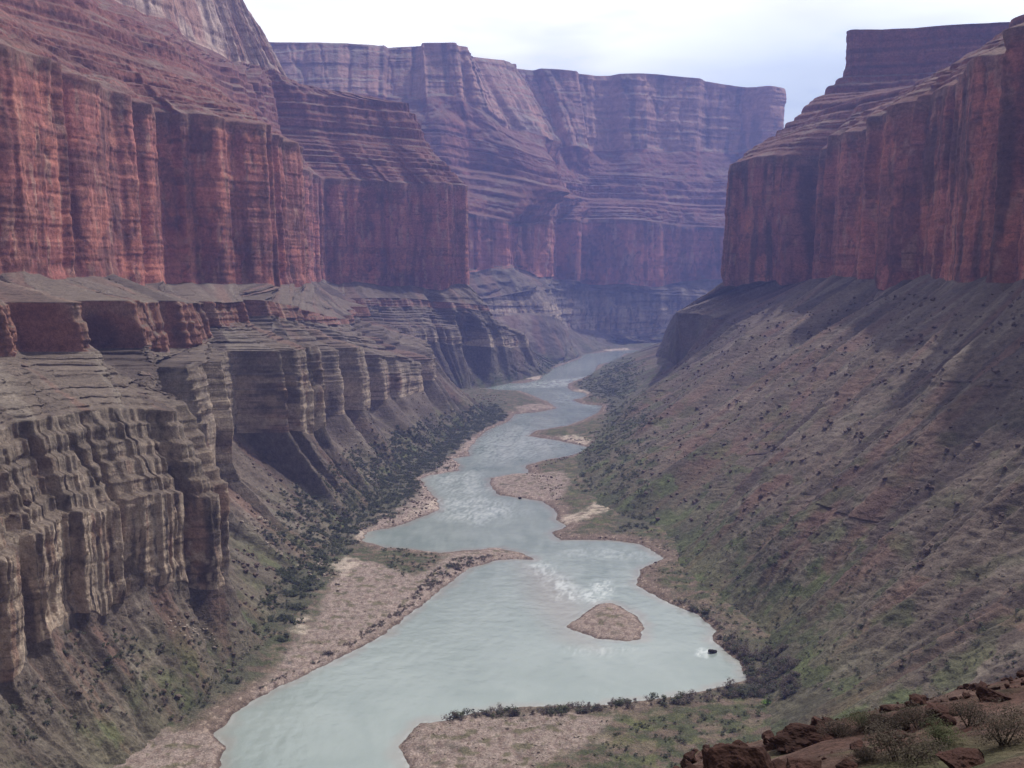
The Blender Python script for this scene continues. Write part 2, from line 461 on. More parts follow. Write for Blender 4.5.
def loft(name, levels, bands, kpix, mat, side, seed, sc=1.0, lev_noise=None, ref=3):
    """levels: list of (nst,3) arrays from the foot up; bands: one dict between each pair; side=+1 when the
    canyon lies to the right of the direction of the stations"""
    L = [np.asarray(l, float) for l in levels]
    refc = L[ref][:, :2]
    tk = np.concatenate([[0], np.cumsum(np.linalg.norm(np.diff(refc, axis=0), axis=1) +
                                        0.5 * np.linalg.norm(np.diff(L[0][:, :2], axis=0), axis=1))])
    tf = np.linspace(0, tk[-1], 5000)
    cr_, ca_ = hermite(tk, L[ref], tf), hermite(tk, L[0], tf)
    sp = np.maximum(np.linalg.norm(np.gradient(cr_[:, :2], axis=0), axis=1), 0.6*np.linalg.norm(np.gradient(ca_[:, :2], axis=0), axis=1))
    dist = np.maximum(np.minimum(np.linalg.norm(cr_[:, :2], axis=1), np.linalg.norm(ca_[:, :2], axis=1)*1.3), 200)
    dens = np.concatenate([[0], np.cumsum((sp / (kpix * dist))[1:])])
    ns = int(dens[-1])
    t = np.interp(np.linspace(0, dens[-1], ns), dens, tf)
    arc = np.interp(t, tf, np.concatenate([[0], np.cumsum(np.linalg.norm(np.diff(cr_[:, :2], axis=0), axis=1))]))
    C = [hermite(tk, l, t) for l in L]
    # outward direction, smoothed along the wall
    N = []
    for c in C:
        tan = np.gradient(c[:, :2], arc + 1e-6 * np.arange(ns), axis=0)
        w = 40
        ker = np.hanning(2 * w + 1); ker /= ker.sum()
        tan = np.stack([np.convolve(np.pad(tan[:, i], w, 'edge'), ker, 'valid') for i in (0, 1)], -1)
        tan /= np.linalg.norm(tan, axis=1, keepdims=True) + 1e-9
        N.append(np.stack([tan[:, 1], -tan[:, 0]], -1) * side)
    for li, spec in (lev_noise or {}).items():
        d = 0
        for (amp, wl, typ, sd) in spec.get('d', ()):
            if typ == 'block':
                d = d + amp * (sm(-0.05, 0.05, perlin(arc / wl, 0.3, 0.7, sd)) - 0.5) * 2 + 0.35 * amp * perlin(arc / wl * 2.3, 0.9, 0.2, sd + 3)
            elif typ == 'ridge':
                d = d + amp * (ridge(arc / wl, 0.3, 0.7, sd, 2) - 0.5) * 2
            else:
                d = d + amp * fbm(arc / wl, 0.3, 0.7, sd, 3)
        d = np.asarray(d) + np.zeros(ns)
        if 'quiet' in spec:
            y_ = C[li][:, 1]
            d = d * (0.15 + 0.85 * sm(610, 720, y_)) + spec['quiet'](y_)
        C[li][:, :2] += N[li] * d.reshape(-1, 1)
        for (amp, wl, sd) in spec.get('z', ()):
            C[li][:, 2] += amp * fbm(arc / wl, 5.3, 0.7, sd, 3)
    rows, cols, nvec = [], [], []
    U1 = arc
    for bi, b in enumerate(bands):
        n = b['n']
        h1 = np.linspace(0, 1, n, endpoint=(bi == len(bands) - 1))
        U, h = np.meshgrid(U1, h1, indexing='ij')
        A, B = C[bi], C[bi + 1]
        za, zb = A[:, 2:3], B[:, 2:3]
        env = sm(0, 0.07, h) * sm(0, 0.07, 1 - h)
        lat = h
        if 'stair' in b:
            hs, ls = stair(*b['stair'])
            hw = np.clip(h + 0.018 * fbm(U / (130*sc), h * 5, 0, seed + bi, 3) * env, 0, 1)
            wgt = np.clip(b.get('sw', 0.85) + 0.5 * fbm(U / (170*sc), h * 4, 3, seed + 40 + bi, 3), 0, 1)
            lat = lerp(h, np.interp(hw, hs, ls), wgt)
        if 'prof' in b:
            hs, ls = np.array(b['prof']).T
            lat = np.interp(np.clip(h + 0.012 * fbm(U / (40*sc), h * 3, 0, seed + bi, 3) * env, 0, 1), hs, ls)
        if 'pow' in b:
            lat = 1 - (1 - lat) ** b['pow']
        zz = lerp(za, zb, h)
        bxy = lerp(A[:, None, :2], B[:, None, :2], lat[..., None])
        nn = lerp(N[bi][:, None, :], N[bi + 1][:, None, :], h[..., None])
        Z = zz
        d = 0
        if b['type'] == 'cliff':
            f = b.get('flute', 1.0)
            big = ridge(U / (55*sc) + 0.25*fbm(U/(30*sc), Z/(60*sc), 9, seed+3, 2), Z / (420*sc), 0, seed + 11 + bi, 2)
            d = d + f * 10*sc * (big - 0.55)
            med = ridge(U / (17*sc) + 0.3*fbm(U/(14*sc), Z/(40*sc), 2, seed+4, 2), Z / (130*sc), 1.7, seed + 23 + bi, 3)
            act = sm(-0.35, 0.45, fbm(U / (95*sc), Z / (160*sc), 6.1, seed + 91, 2))
            d = d + f * 3.4*sc * (med - 0.5) * (0.15 + 0.9 * act)
            crk = np.abs(perlin(U / (26*sc) + 0.15*fbm(U/(9*sc), Z/(18*sc), 1, seed+6, 2), Z / (260*sc), 3.3, seed + 93 + bi))
            d = d - b.get('crack', 4.0 * f)*sc * sm(0.05, 0.0, crk)
            bk = b.get('block', 0.35)
            bw = b.get('bw', 1.0) * sc
            d = d + bk * sc * (3.4 * blocks(U, Z, 14*bw, 42*bw, seed + 71 + bi) + 1.8 * blocks(U, Z, 5.4*bw, 17*bw, seed + 73 + bi, 0.14) + 0.7 * blocks(U, Z, 2.4*bw, 6*bw, seed + 75 + bi, 0.3))
            d = d + max(f, 0.35) * 1.1*sc * fbm(U / (6*sc), Z / (22*sc), 4.2, seed + 31 + bi, 3)
            d = d + b.get('bed', 1.0) * 1.5*sc * (sm(-0.15, 0.15, perlin(U / (160*sc), Z / (11*sc), 2.2, seed + 57 + bi)) - 0.5)
            d = d + b.get('bed', 1.0) * 0.8*sc * (sm(-0.1, 0.1, perlin(U / (90*sc), Z / (4.5*sc), 8.2, seed + 59 + bi)) - 0.5)
            d = d * env
        else:
            g = b.get('gully', 1.0)
            wv = 0.5 * fbm(U / (90*sc), h * 1.3, 0, seed + 5, 2)
            q_ = 0 if 'amp' in b else bi
            d = d + g * b.get('g1', 8)*sc * (1 + (0.9 * fbm(U / (210*sc), Z / 160, 2, seed + 19, 3) if 'amp' in b else 0)) * ((0.5 - ridge(U / (b.get('gl', 82)*sc) + 0.12 * wv, Z / 900, 0, seed + 12, 2)) if 'amp' in b else (ridge(U / (82*sc) + wv, h * 0.5, 0, seed + 12 + bi, 2) - 0.4))
            d = d + g * 3.2*sc * (ridge(U / (22*sc) + wv*(0.4 if 'amp' in b else 2), Z / 300 if 'amp' in b else h * 1.2, 3, seed + 13 + q_, 2) - 0.4)
            d = d + b.get('rub', 1.2)*sc * fbm(bxy[..., 0] / (6.5*sc), bxy[..., 1] / (6.5*sc), Z / (10*sc), seed + 14, 5, 0.65)
            d = d * (lerp(*b['amp'], sm(0, 1, h)) if 'amp' in b else sm(0, 0.12, h) * sm(0, 0.12, 1 - h) * 0.8 + 0.2)
        P = np.empty(U.shape + (3,))
        P[..., :2] = bxy + nn * (d if np.ndim(d) else np.full(U.shape, d))[..., None]
        P[..., 2] = zz + (0.5*sc*fbm(U / (5*sc), h * 60, 3, seed + 77, 2) * env if b['type'] == 'cliff' else 0.7*sc*fbm(bxy[..., 0] / (4*sc), bxy[..., 1] / (4*sc), 0.5, seed + 77, 3, 0.6) * env)
        rows.append(P)
        cols.append((U, h))
    P = np.concatenate(rows, 1)
    nz = grid_normal(P)[..., 2]
    cc, k = [], 0
    for bi, b in enumerate(bands):
        n = b['n']
        U, h = cols[bi]
        seg = slice(k, k + n)
        c = band_color(b['col'], U, P[:, seg, 2], h, nz[:, seg], seed + 100 + bi * 7, sc)
        if b.get('veg'):
            v = b['veg'] * sm(0.05, 0.4, fbm(P[:, seg, 0] / (22*sc), P[:, seg, 1] / (22*sc), P[:, seg, 2] / (22*sc), seed + 61, 5))
            gv = lerp(np.array(OLIVE, np.float32), np.array((0.098, 0.115, 0.050), np.float32), sm(-0.2, 0.4, fbm(P[:, seg, 0] / 35, P[:, seg, 1] / 35, 1, seed + 62, 4))[..., None])
            w_ = np.clip((v + 0.6 * b['veg'] * sm(60, 8, P[:, seg, 2])) * sm(b.get('vz', 60), 0, P[:, seg, 2]), 0, 0.9)
            c = c + (gv - c) * w_[..., None]
        cc.append(c)
        k += n
    cc = np.concatenate(cc, 1)
    o = grid_mesh(name, P, cc, mat)
    o['kind'] = 'structure'
    print(name, P.shape)
    return o, P, nz

def stack(*pts):
    return np.array(pts, float)

# ---- wall on the left of the river, running away from the viewer to a red nose
LW_T = stack((-175, 250, 3), (-160, 400, 3), (-150, 470, 3), (-137, 560, 3), (-130, 640, 3), (-128, 760, 3), (-126, 880, 3), (-116, 1000, 3), (-112, 1130, 3), (-88, 1270, 3), (-72, 1420, 2), (-30, 1660, 2), (-85, 1880, 2), (-105, 1975, 2), (-62, 2045, 2), (60, 2330, 2), (120, 2720, 2))
LW_B = stack((-205, 250, 45), (-200, 400, 47), (-190, 500, 50), (-157, 585, 42), (-212, 660, 62), (-222, 760, 70), (-214, 890, 76), (-190, 985, 70), (-190, 1160, 62), (-170, 1310, 62), (-136, 1450, 62), (-150, 1650, 85), (-235, 1860, 95), (-185, 1985, 90), (-88, 2072, 80), (0, 2265, 66), (-10, 2600, 60))
LW_C = stack((-212, 250, 138), (-207, 400, 138), (-196, 502, 139), (-162, 588, 137), (-220, 665, 142), (-230, 765, 144), (-222, 895, 145), (-197, 990, 143), (-198, 1165, 128), (-178, 1315, 112), (-142, 1455, 92), (-158, 1655, 112), (-243, 1865, 122), (-192, 1992, 122), (-93, 2078, 112), (-8, 2255, 94), (-25, 2600, 88))
LW_D = stack((-290, 300, 158), (-285, 470, 158), (-280, 620, 158), (-276, 720, 156), (-272, 800, 152), (-272, 890, 150), (-270, 970, 158), (-262, 1060, 165), (-255, 1200, 160), (-225, 1360, 152), (-215, 1500, 140), (-230, 1690, 150), (-300, 1940, 158), (-212, 2040, 158), (-107, 2093, 150), (-52, 2208, 140), (-160, 2480, 130))
LW_E = stack((-298, 300, 188), (-293, 470, 188), (-288, 620, 189), (-284, 720, 189), (-279, 800, 187), (-280, 890, 184), (-277, 970, 184), (-268, 1060, 184), (-261, 1200, 178), (-230, 1360, 165), (-219, 1500, 152), (-236, 1690, 163), (-306, 1948, 172), (-216, 2047, 172), (-110, 2097, 162), (-58, 2202, 155), (-166, 2470, 145))
LW_F = stack((-425, 350, 204), (-420, 560, 204), (-412, 760, 204), (-404, 900, 204), (-394, 1010, 203), (-384, 1130, 201), (-372, 1235, 199), (-296, 1310, 196), (-288, 1440, 196),
             (-288, 1560, 196), (-296, 1625, 200), (-345, 1800, 200), (-340, 2050, 200), (-228, 2090, 196), (-124, 2112, 194), (-86, 2165, 196), (-330, 2330, 205))
LW_G = LW_F + stack(*[(-9, 4, 0)] * 10, *[(-6, 5, 0)] * 2, *[(-2, 9, 0)] * 5)
LW_G[:, 2] = [394, 394, 394, 393, 392, 391, 390, 391, 391, 391, 391, 392, 392, 392, 391, 388, 390]
LW_H = stack((-560, 350, 480), (-555, 560, 480), (-550, 760, 480), (-540, 900, 480), (-525, 1010, 478), (-505, 1140, 476), (-475, 1260, 474), (-420, 1370, 470), (-400, 1500, 470),
             (-405, 1620, 470), (-425, 1760, 472), (-440, 1900, 474), (-410, 2085, 476), (-300, 2140, 470), (-195, 2165, 466), (-150, 2200, 462), (-390, 2390, 465))
LW_I = stack((-640, 350, 560), (-635, 560, 560), (-630, 760, 560), (-620, 900, 560), (-605, 1010, 560), (-590, 1150, 560), (-560, 1300, 560), (-525, 1450, 560), (-500, 1600, 560),
             (-490, 1720, 560), (-485, 1850, 560), (-480, 1980, 560), (-430, 2110, 560), (-330, 2170, 558), (-228, 2190, 556), (-200, 2220, 554), (-430, 2420, 556))
LW_J = stack((-760, 350, 620), (-755, 560, 620), (-750, 760, 620), (-735, 900, 620), (-715, 1050, 620), (-690, 1220, 620), (-650, 1400, 615), (-605, 1580, 610), (-565, 1740, 606),
             (-530, 1870, 604), (-510, 1980, 604), (-485, 2070, 604), (-462, 2130, 604), (-448, 2170, 600), (-440, 2200, 596), (-450, 2240, 592), (-560, 2440, 590))
LW_K = stack((-800, 350, 880), (-795, 560, 880), (-790, 760, 880), (-775, 900, 880), (-755, 1060, 880), (-728, 1240, 880), (-690, 1420, 870), (-645, 1600, 860), (-610, 1760, 850),
             (-585, 1880, 840), (-570, 1980, 830), (-560, 2060, 810), (-552, 2120, 790), (-545, 2170, 770), (-540, 2210, 750), (-545, 2250, 740), (-640, 2440, 740))
LW_TOP = LW_K + stack(*[(-700, 60, 10)] * 17)
def notch(y):
    return -13 * np.exp(-((y - 556) / 4.5) ** 2) + 3.5 * np.exp(-((y - 569) / 5) ** 2) - 5 * np.exp(-((y - 505) / 7) ** 2) + 3 * np.exp(-((y - 530) / 10) ** 2)
LW_T[:, 2] = -2
LW_C[:5, :2] += np.array([-17, 0])
wall_l, PL, NL = loft('canyon_wall', [LW_T, LW_B, LW_C, LW_D, LW_E, LW_F, LW_G, LW_H, LW_I, LW_J, LW_K, LW_TOP], [
    dict(n=150, type='slope', col='talus', gully=0.8, veg=0.55, vz=50, pow=1.25),
    dict(n=160, type='cliff', col='muav', flute=0.08, block=0.5, bw=1.7, bed=0.45, crack=3.0, prof=[(0, 0), (0.52, 0.06), (0.54, 0.26), (0.61, 0.29), (0.63, 0.43), (0.71, 0.47), (0.73, 0.6), (0.81, 0.64), (0.83, 0.78), (0.91, 0.82), (0.93, 0.95), (1, 1)]),
    dict(n=80, type='slope', col='talus', gully=1.1, stair=(8, 0.6, 3), sw=0.9, rub=2.2),
    dict(n=45, type='cliff', col='redmuav', flute=0.15, block=1.1),
    dict(n=50, type='slope', col='talus', gully=1.0, stair=(3, 0.4, 5), sw=0.5),
    dict(n=190, type='cliff', col='redwall', flute=0.38, block=0.65, bw=2.6, bed=0.45),
    dict(n=90, type='slope', col='supai', gully=0.7, stair=(9, 0.6, 6), sw=0.8),
    dict(n=70, type='slope', col='supai', gully=0.6, stair=(5, 0.8, 8), sw=0.9),
    dict(n=45, type='slope', col='supai', gully=0.9, stair=(4, 0.4, 9), sw=0.5),
    dict(n=80, type='cliff', col='coco', flute=0.7, block=1.0, bw=1.8, bed=0.6),
    dict(n=8, type='slope', col='coco', gully=0.2)],
    0.0013, M_WALL, +1, 100, 1.0,
    {1: {'d': [(21, 44, 'block', 5), (6, 17, 'block', 6)], 'z': [(8, 45, 9)], 'quiet': notch},
     2: {'d': [(22, 44, 'block', 5), (6, 17, 'block', 6)], 'z': [(6, 130, 10)], 'quiet': lambda y: 0.45 * notch(y)},
     3: {'d': [(18, 75, 'block', 15), (8, 30, 'ridge', 16)], 'z': [(6, 60, 19)]},
     4: {'d': [(18, 75, 'block', 15), (8, 30, 'ridge', 16)], 'z': [(3, 120, 20)]},
     5: {'d': [(15, 150, 'fbm', 25), (11, 70, 'ridge', 26), (5, 48, 'block', 27)], 'z': [(12, 75, 29)]},
     6: {'d': [(15, 150, 'fbm', 25), (13, 70, 'ridge', 26), (5, 48, 'block', 27)], 'z': [(4, 160, 30)]},
     7: {'d': [(20, 160, 'ridge', 35)]}, 8: {'d': [(24, 160, 'ridge', 35), (8, 50, 'ridge', 36)]},
     9: {'d': [(22, 180, 'ridge', 45)], 'z': [(8, 120, 46)]}, 10: {'d': [(22, 180, 'ridge', 45), (10, 60, 'ridge', 47)], 'z': [(8, 200, 48)]}}, ref=5)

# ---- wall on the right of the river
RW_T = stack((215, 250, 10), (205, 420, 10), (200, 520, 12), (190, 620, 12), (175, 720, 10), (165, 830, 9), (142, 940, 8), (130, 1050, 7), (130, 1200, 6), (150, 1400, 5),
             (182, 1600, 4), (196, 1780, 4), (188, 1980, 3), (165, 2200, 3), (222, 2650, 2), (330, 3050, 2), (420, 3200, 2))
RW_M = stack((270, 250, 62), (265, 420, 62), (258, 520, 60), (248, 620, 58), (238, 720, 58), (232, 830, 58), (226, 940, 58), (222, 1050, 58), (226, 1200, 58), (240, 1400, 58),
             (262, 1580, 58), (276, 1740, 58), (280, 1900, 56), (292, 2080, 58), (330, 2420, 60), (430, 2750, 60), (560, 3000, 60))
RW_N = stack((340, 250, 140), (335, 420, 140), (328, 520, 138), (322, 620, 136), (318, 720, 134), (316, 830, 134), (313, 940, 134), (310, 1050, 134), (312, 1200, 136), (322, 1400, 140),
             (306, 1590, 145), (290, 1745, 150), (292, 1905, 152), (306, 2085, 140), (380, 2420, 120), (480, 2750, 120), (620, 3000, 120))
RW_F = stack((410, 250, 205), (405, 420, 204), (402, 560, 203), (400, 700, 202), (399, 850, 202), (397, 1000, 201), (402, 1110, 200), (424, 1230, 202), (430, 1330, 205), (424, 1450, 206),
             (432, 1570, 204), (420, 1668, 198), (372, 1682, 194), (330, 1700, 192), (345, 1790, 196), (520, 1900, 200), (800, 2000, 200))
RW_G = RW_F + stack(*[(8, 3, 0)] * 11, (6, 6, 0), (2, 10, 0), (8, 6, 0), (4, -6, 0), (0, -6, 0), (0, -6, 0))
RW_G[:, 2] = [396, 396, 396, 396, 396, 394, 392, 392, 392, 392, 391, 388, 386, 384, 386, 390, 390]
RW_H = stack((540, 250, 470), (535, 420, 470), (530, 560, 470), (526, 700, 470), (522, 850, 470), (520, 1000, 470), (522, 1120, 470), (530, 1240, 470), (536, 1340, 470), (538, 1460, 470),
             (530, 1590, 470), (510, 1700, 468), (480, 1760, 466), (458, 1805, 464), (490, 1870, 464), (620, 1960, 470), (850, 2080, 470))
RW_I = stack((1000, 250, 556), (995, 420, 556), (990, 560, 556), (985, 700, 556), (980, 850, 556), (975, 1000, 556), (970, 1150, 556), (965, 1300, 556), (960, 1450, 556), (945, 1620, 556),
             (880, 1770, 556), (780, 1830, 556), (680, 1850, 558), (582, 1870, 560), (600, 1940, 560), (720, 2040, 560), (1000, 2180, 560))
RW_K = RW_I + stack(*[(12, 4, 66)] * 10, (8, 8, 66), (4, 10, 66), (2, 10, 66), (3, 8, 66), (6, -4, 66), (0, -8, 66), (0, -8, 66))
RW_TOP = RW_K + stack(*[(600, 60, 0)] * 10, *[(400, 500, 0)] * 5, *[(500, 60, 0)] * 2)
RW_T[:, 0] = [100, 95, 122, 140, 115, 118, 72, 60, 62, 110, 135, 172, 165, 148, 222, 330, 420]
RW_T[:, 2] = -1
RW_M[:11] = RW_T[:11] + (RW_F[:11] - RW_T[:11]) * 0.33
RW_N[:11] = RW_T[:11] + (RW_F[:11] - RW_T[:11]) * 0.68
RW_M[:11, 2] -= 5
wall_r, PR, NR = loft('canyon_wall', [RW_T, RW_M, RW_N, RW_F, RW_G, RW_H, RW_I, RW_K, RW_TOP], [
    dict(n=160, type='slope', col='talus', gully=1.6, g1=27, gl=92, amp=(0.15, 1.0), veg=0.9, vz=130),
    dict(n=130, type='slope', col='talus', gully=1.6, g1=27, gl=92, amp=(1.0, 1.0), veg=0.55, vz=230),
    dict(n=110, type='slope', col='talus', gully=1.6, g1=27, gl=92, amp=(1.0, 0.2), stair=(3, 0.5, 13), sw=-0.1),
    dict(n=200, type='cliff', col='redwall', flute=0.45, block=0.8, bw=2.5, bed=0.45),
    dict(n=90, type='slope', col='supai', gully=0.7, stair=(8, 0.5, 16), sw=0.8),
    dict(n=80, type='slope', col='supai', gully=0.7, stair=(7, 0.6, 18), sw=0.8),
    dict(n=50, type='cliff', col='supai', flute=0.8, bed=0.8),
    dict(n=8, type='slope', col='supai', gully=0.2)],
    0.0019, M_WALL, -1, 500, 1.0,
    {1: {'d': [(15, 130, 'ridge', 5)], 'z': [(5, 60, 9)]},
     2: {'d': [(22, 140, 'ridge', 5)], 'z': [(6, 130, 10)]},
     3: {'d': [(20, 190, 'fbm', 25), (18, 120, 'ridge', 26), (7, 48, 'block', 27)], 'z': [(16, 90, 29)]},
     4: {'d': [(20, 190, 'fbm', 25), (20, 120, 'ridge', 26), (7, 48, 'block', 27)], 'z': [(9, 130, 30)]},
     5: {'d': [(20, 160, 'ridge', 35)]}, 6: {'d': [(16, 160, 'ridge', 35)]}, 7: {'d': [(18, 160, 'ridge', 35)]}}, ref=3)

# ---- the far wall that closes the view
def row(*a):
    return np.array([wp(*p) for p in a])
FW_T = row((250, 400, 2500), (400, 388, 2560), (500, 370, 2650), (562, 362.5, 2780), (588, 354, 3080), (622, 346.5, 3400), (662, 346, 3420), (715, 346, 3420), (770, 346, 3420), (830, 344, 3500))
FW_B = row((250, 330, 2700), (400, 325, 2760), (490, 318, 2830), (548, 316, 2900), (556, 328, 3250), (600, 334, 3420), (650, 334, 3440), (705, 326, 3470), (765, 326, 3480), (800, 325, 3700))
FW_C = row((250, 310, 2720), (400, 305, 2775), (488, 298, 2845), (536, 290, 2930), (550, 290, 3290), (599, 291, 3450), (650, 293, 3470), (703, 296, 3500), (763, 296, 3510), (800, 295, 3740))
FW_F = row((250, 274, 2830), (400, 273, 2880), (475, 272, 2930), (523, 270, 2990), (546, 280, 3340), (597, 284, 3470), (650, 287, 3500), (702, 280, 3540), (762, 282, 3560), (800, 282, 3800))
FW_G = row((250, 205, 2850), (400, 208, 2900), (474, 214, 2945), (521, 223, 3010), (546, 219, 3360), (597, 219, 3485), (650, 221, 3515), (701, 226, 3555), (761, 229, 3580), (800, 229, 3830))
FW_H = row((250, 160, 2960), (400, 166, 3010), (484, 172, 3060), (545, 188, 3120), (572, 196, 3430), (610, 199, 3570), (660, 204, 3600), (705, 206, 3640), (768, 206, 3680), (800, 206, 3950))
FW_I = row((250, 125, 3080), (400, 127, 3120), (482, 136, 3180), (532, 158, 3240), (560, 169, 3520), (602, 173, 3660), (655, 178, 3700), (716, 180, 3760), (772, 179, 3800), (792, 179, 4200))
FW_J = row((250, 95, 3180), (400, 98, 3230), (462, 100, 3290), (508, 127, 3350), (545, 148, 3620), (598, 151, 3700), (648, 152, 3840), (715, 151, 3880), (770, 150, 3920), (778, 160, 4700))
FW_K = row((250, 42, 3300), (400, 46, 3340), (455, 46, 3350), (471, 54, 3420), (505, 68, 3800), (592, 73, 3800), (650, 77, 3930), (720, 82, 3980), (775, 88, 4010), (777, 104, 4800))
FW_TOP = FW_K * np.array([1.45, 1.45, 1.0])
far_w, PF, NF = loft('mesa', [FW_T, FW_B, FW_C, FW_F, FW_G, FW_H, FW_I, FW_J, FW_K, FW_TOP], [
    dict(n=60, type='slope', col='talus', gully=1.0, veg=0.4, vz=60),
    dict(n=50, type='cliff', col='muav', flute=0.8, bed=1.2),
    dict(n=40, type='slope', col='talus', gully=0.9, stair=(3, 0.5, 3), sw=0.5),
    dict(n=85, type='cliff', col='redwall', flute=0.6, block=0.9, bw=1.6, bed=0.4),
    dict(n=55, type='slope', col='supai', gully=0.7, stair=(6, 0.6, 26), sw=0.8),
    dict(n=50, type='slope', col='supai', gully=0.7, stair=(5, 0.75, 28), sw=0.8),
    dict(n=45, type='slope', col='supai', gully=0.9, stair=(3, 0.4, 29), sw=0.5),
    dict(n=95, type='cliff', col='coco', flute=0.7, block=1.0, bw=1.8, bed=0.8),
    dict(n=8, type='slope', col='coco', gully=0.2)],
    0.0011, M_FAR, +1, 900, 2.4,
    {1: {'d': [(18, 260, 'ridge', 5)], 'z': [(8, 160, 9)]}, 2: {'d': [(18, 260, 'ridge', 5)]},
     3: {'d': [(26, 400, 'fbm', 25), (46, 230, 'ridge', 26)], 'z': [(14, 190, 29)]},
     4: {'d': [(26, 400, 'fbm', 25), (50, 230, 'ridge', 26)], 'z': [(6, 300, 30)]},
     5: {'d': [(50, 420, 'ridge', 35), (45, 260, 'fbm', 33)], 'z': [(6, 300, 36)]}, 6: {'d': [(50, 420, 'ridge', 35), (45, 260, 'fbm', 33)], 'z': [(6, 300, 36)]},
     7: {'d': [(50, 520, 'ridge', 45), (40, 300, 'fbm', 42), (20, 130, 'block', 49)], 'z': [(16, 200, 46)]}, 8: {'d': [(48, 520, 'ridge', 45), (40, 300, 'fbm', 42), (20, 130, 'block', 49)], 'z': [(5, 260, 47)]}}, ref=4)

# ------------------------------------------------------------------ river floor
SH_L = [(180, 900), (205, 800), (219, 768), (225, 747), (214, 733), (229, 723), (233, 713), (273, 690), (308, 674), (336, 660), (375, 640), (399, 623), (430, 599), (450, 583),
        (470, 568), (494, 561), (515, 559.5), (535, 560), (523, 553), (500, 548), (470, 550), (440, 553), (415, 550), (387, 548), (362, 541), (367, 532), (399, 526), (419, 518),
        (440, 510), (438, 500), (427, 489), (421, 479), (430, 475.5), (458, 470.5), (460, 465), (452, 458.5), (469, 456), (469, 449), (478, 438), (491, 428.6), (509, 421),
        (515, 414), (541, 411.6), (557, 408), (546, 401), (522, 391.5), (494, 390), (470, 387), (478, 383.5), (525, 383), (541, 379), (542, 374), (556, 367), (580, 358.5), (582, 354.5),
        (600, 352.5), (616, 350.6), (640, 349.6)]
SH_R = [(700, 350.6), (640, 352), (624, 354), (616, 361), (598, 365), (593, 374), (569, 383), (567, 387), (572, 391), (587, 393), (586, 397), (573, 400), (582, 404), (603, 405.5),
        (598, 413), (580, 421), (567, 426), (535, 431), (528, 436), (556, 440), (582, 445.5), (593, 449), (567, 457), (546, 460), (525, 466), (530, 474), (515, 474), (491, 478),
        (490, 486), (499, 495), (520, 498), (543, 501.5), (556, 511), (556, 520), (567, 526), (551, 533), (561, 540), (609, 540), (640, 544), (664, 558), (640, 569.5), (636, 585),
        (668, 603), (699, 615), (715, 631), (711, 640.5), (735, 658), (748, 680), (707, 690), (668, 698), (589, 706), (549, 706), (510, 708), (478, 712), (442, 721), (419, 723),
        (399, 747), (405, 761), (409, 768), (430, 800), (440, 900)]
ISLE = [(565, 627), (585, 613), (599, 604), (610, 603), (620, 606), (636, 615), (644, 625), (642, 639), (628, 641), (597, 639)]
river = np.array([wz(*p) for p in SH_L + SH_R])
isle = np.array([wz(*p) for p in ISLE])

def poly_sd(poly, X, Y):
    """signed distance, positive inside"""
    x1, y1 = poly[:, 0], poly[:, 1]
    x2, y2 = np.roll(x1, -1), np.roll(y1, -1)
    best = np.full(X.shape, 1e12)
    ins = np.zeros(X.shape, bool)
    for a, b, c, d in zip(x1, y1, x2, y2):
        ex, ey = c - a, d - b
        t = np.clip(((X - a) * ex + (Y - b) * ey) / (ex * ex + ey * ey + 1e-9), 0, 1)
        best = np.minimum(best, (X - a - t * ex) ** 2 + (Y - b - t * ey) ** 2)
        if abs(ey) > 1e-9:
            ins ^= ((b > Y) != (d > Y)) & (X < ex * (Y - b) / ey + a)
    return np.sqrt(best) * np.where(ins, 1, -1)

def pix_mask(poly, X, Y, soft):
    return sm(-soft, soft, poly_sd(np.array([wz(*p) for p in poly]), X, Y))

def bank_sd(X, Y):
    """> 0 on land, in metres from the water's edge"""
    sd = -poly_sd(river, X, Y)
    si = poly_sd(isle, X, Y)
    return np.maximum(sd, si), sd, si

nu, nv = 980, 760
ang = np.linspace(-0.42, 0.50, nu)
D_ = np.exp(np.linspace(math.log(400), math.log(4300), nv))
AA, DD = np.meshgrid(ang, D_, indexing='ij')
GX, GY = AA * DD, DD
land, sd_bank, sd_isle = bank_sd(GX, GY)
wob = 1.6 * fbm(GX / 14, GY / 14, 0, 3, 4) * np.clip(GY / 700, 0.6, 2)
ld = land + wob
leftside = sd_bank + 0
rgt = GX > np.interp(GY, [400, 600, 850, 1100, 1300, 1700, 2000, 2300, 3000, 4000], [-60, 30, -10, -60, 20, 75, 80, 90, 260, 500])
base = np.where(ld < 0, np.maximum(-3.5, ld * 0.16), 0)
h_shore = 1.5 * sm(0, 5, ld) + 0.9 * sm(4, 22, ld)
apron = np.where(rgt, 0.07 * np.maximum(ld - 14, 0), 0.055 * np.maximum(ld - 18, 0))
apron = np.where(GY < 560, apron * sm(440, 560, GY), apron)
GZ = base + h_shore + apron
GZ += sm(0, 6, ld) * (0.45 * fbm(GX / 3.2, GY / 3.2, 0, 8, 4) + 1.1 * fbm(GX / 26, GY / 26, 0, 9, 4))
GZ = np.where(sd_isle > -8, np.minimum(GZ, 0.35 + 2.6 * (1 - np.exp(-np.maximum(sd_isle, 0) / 11)) + 0.35 * fbm(GX / 2.5, GY / 2.5, 0, 8, 3)), GZ)
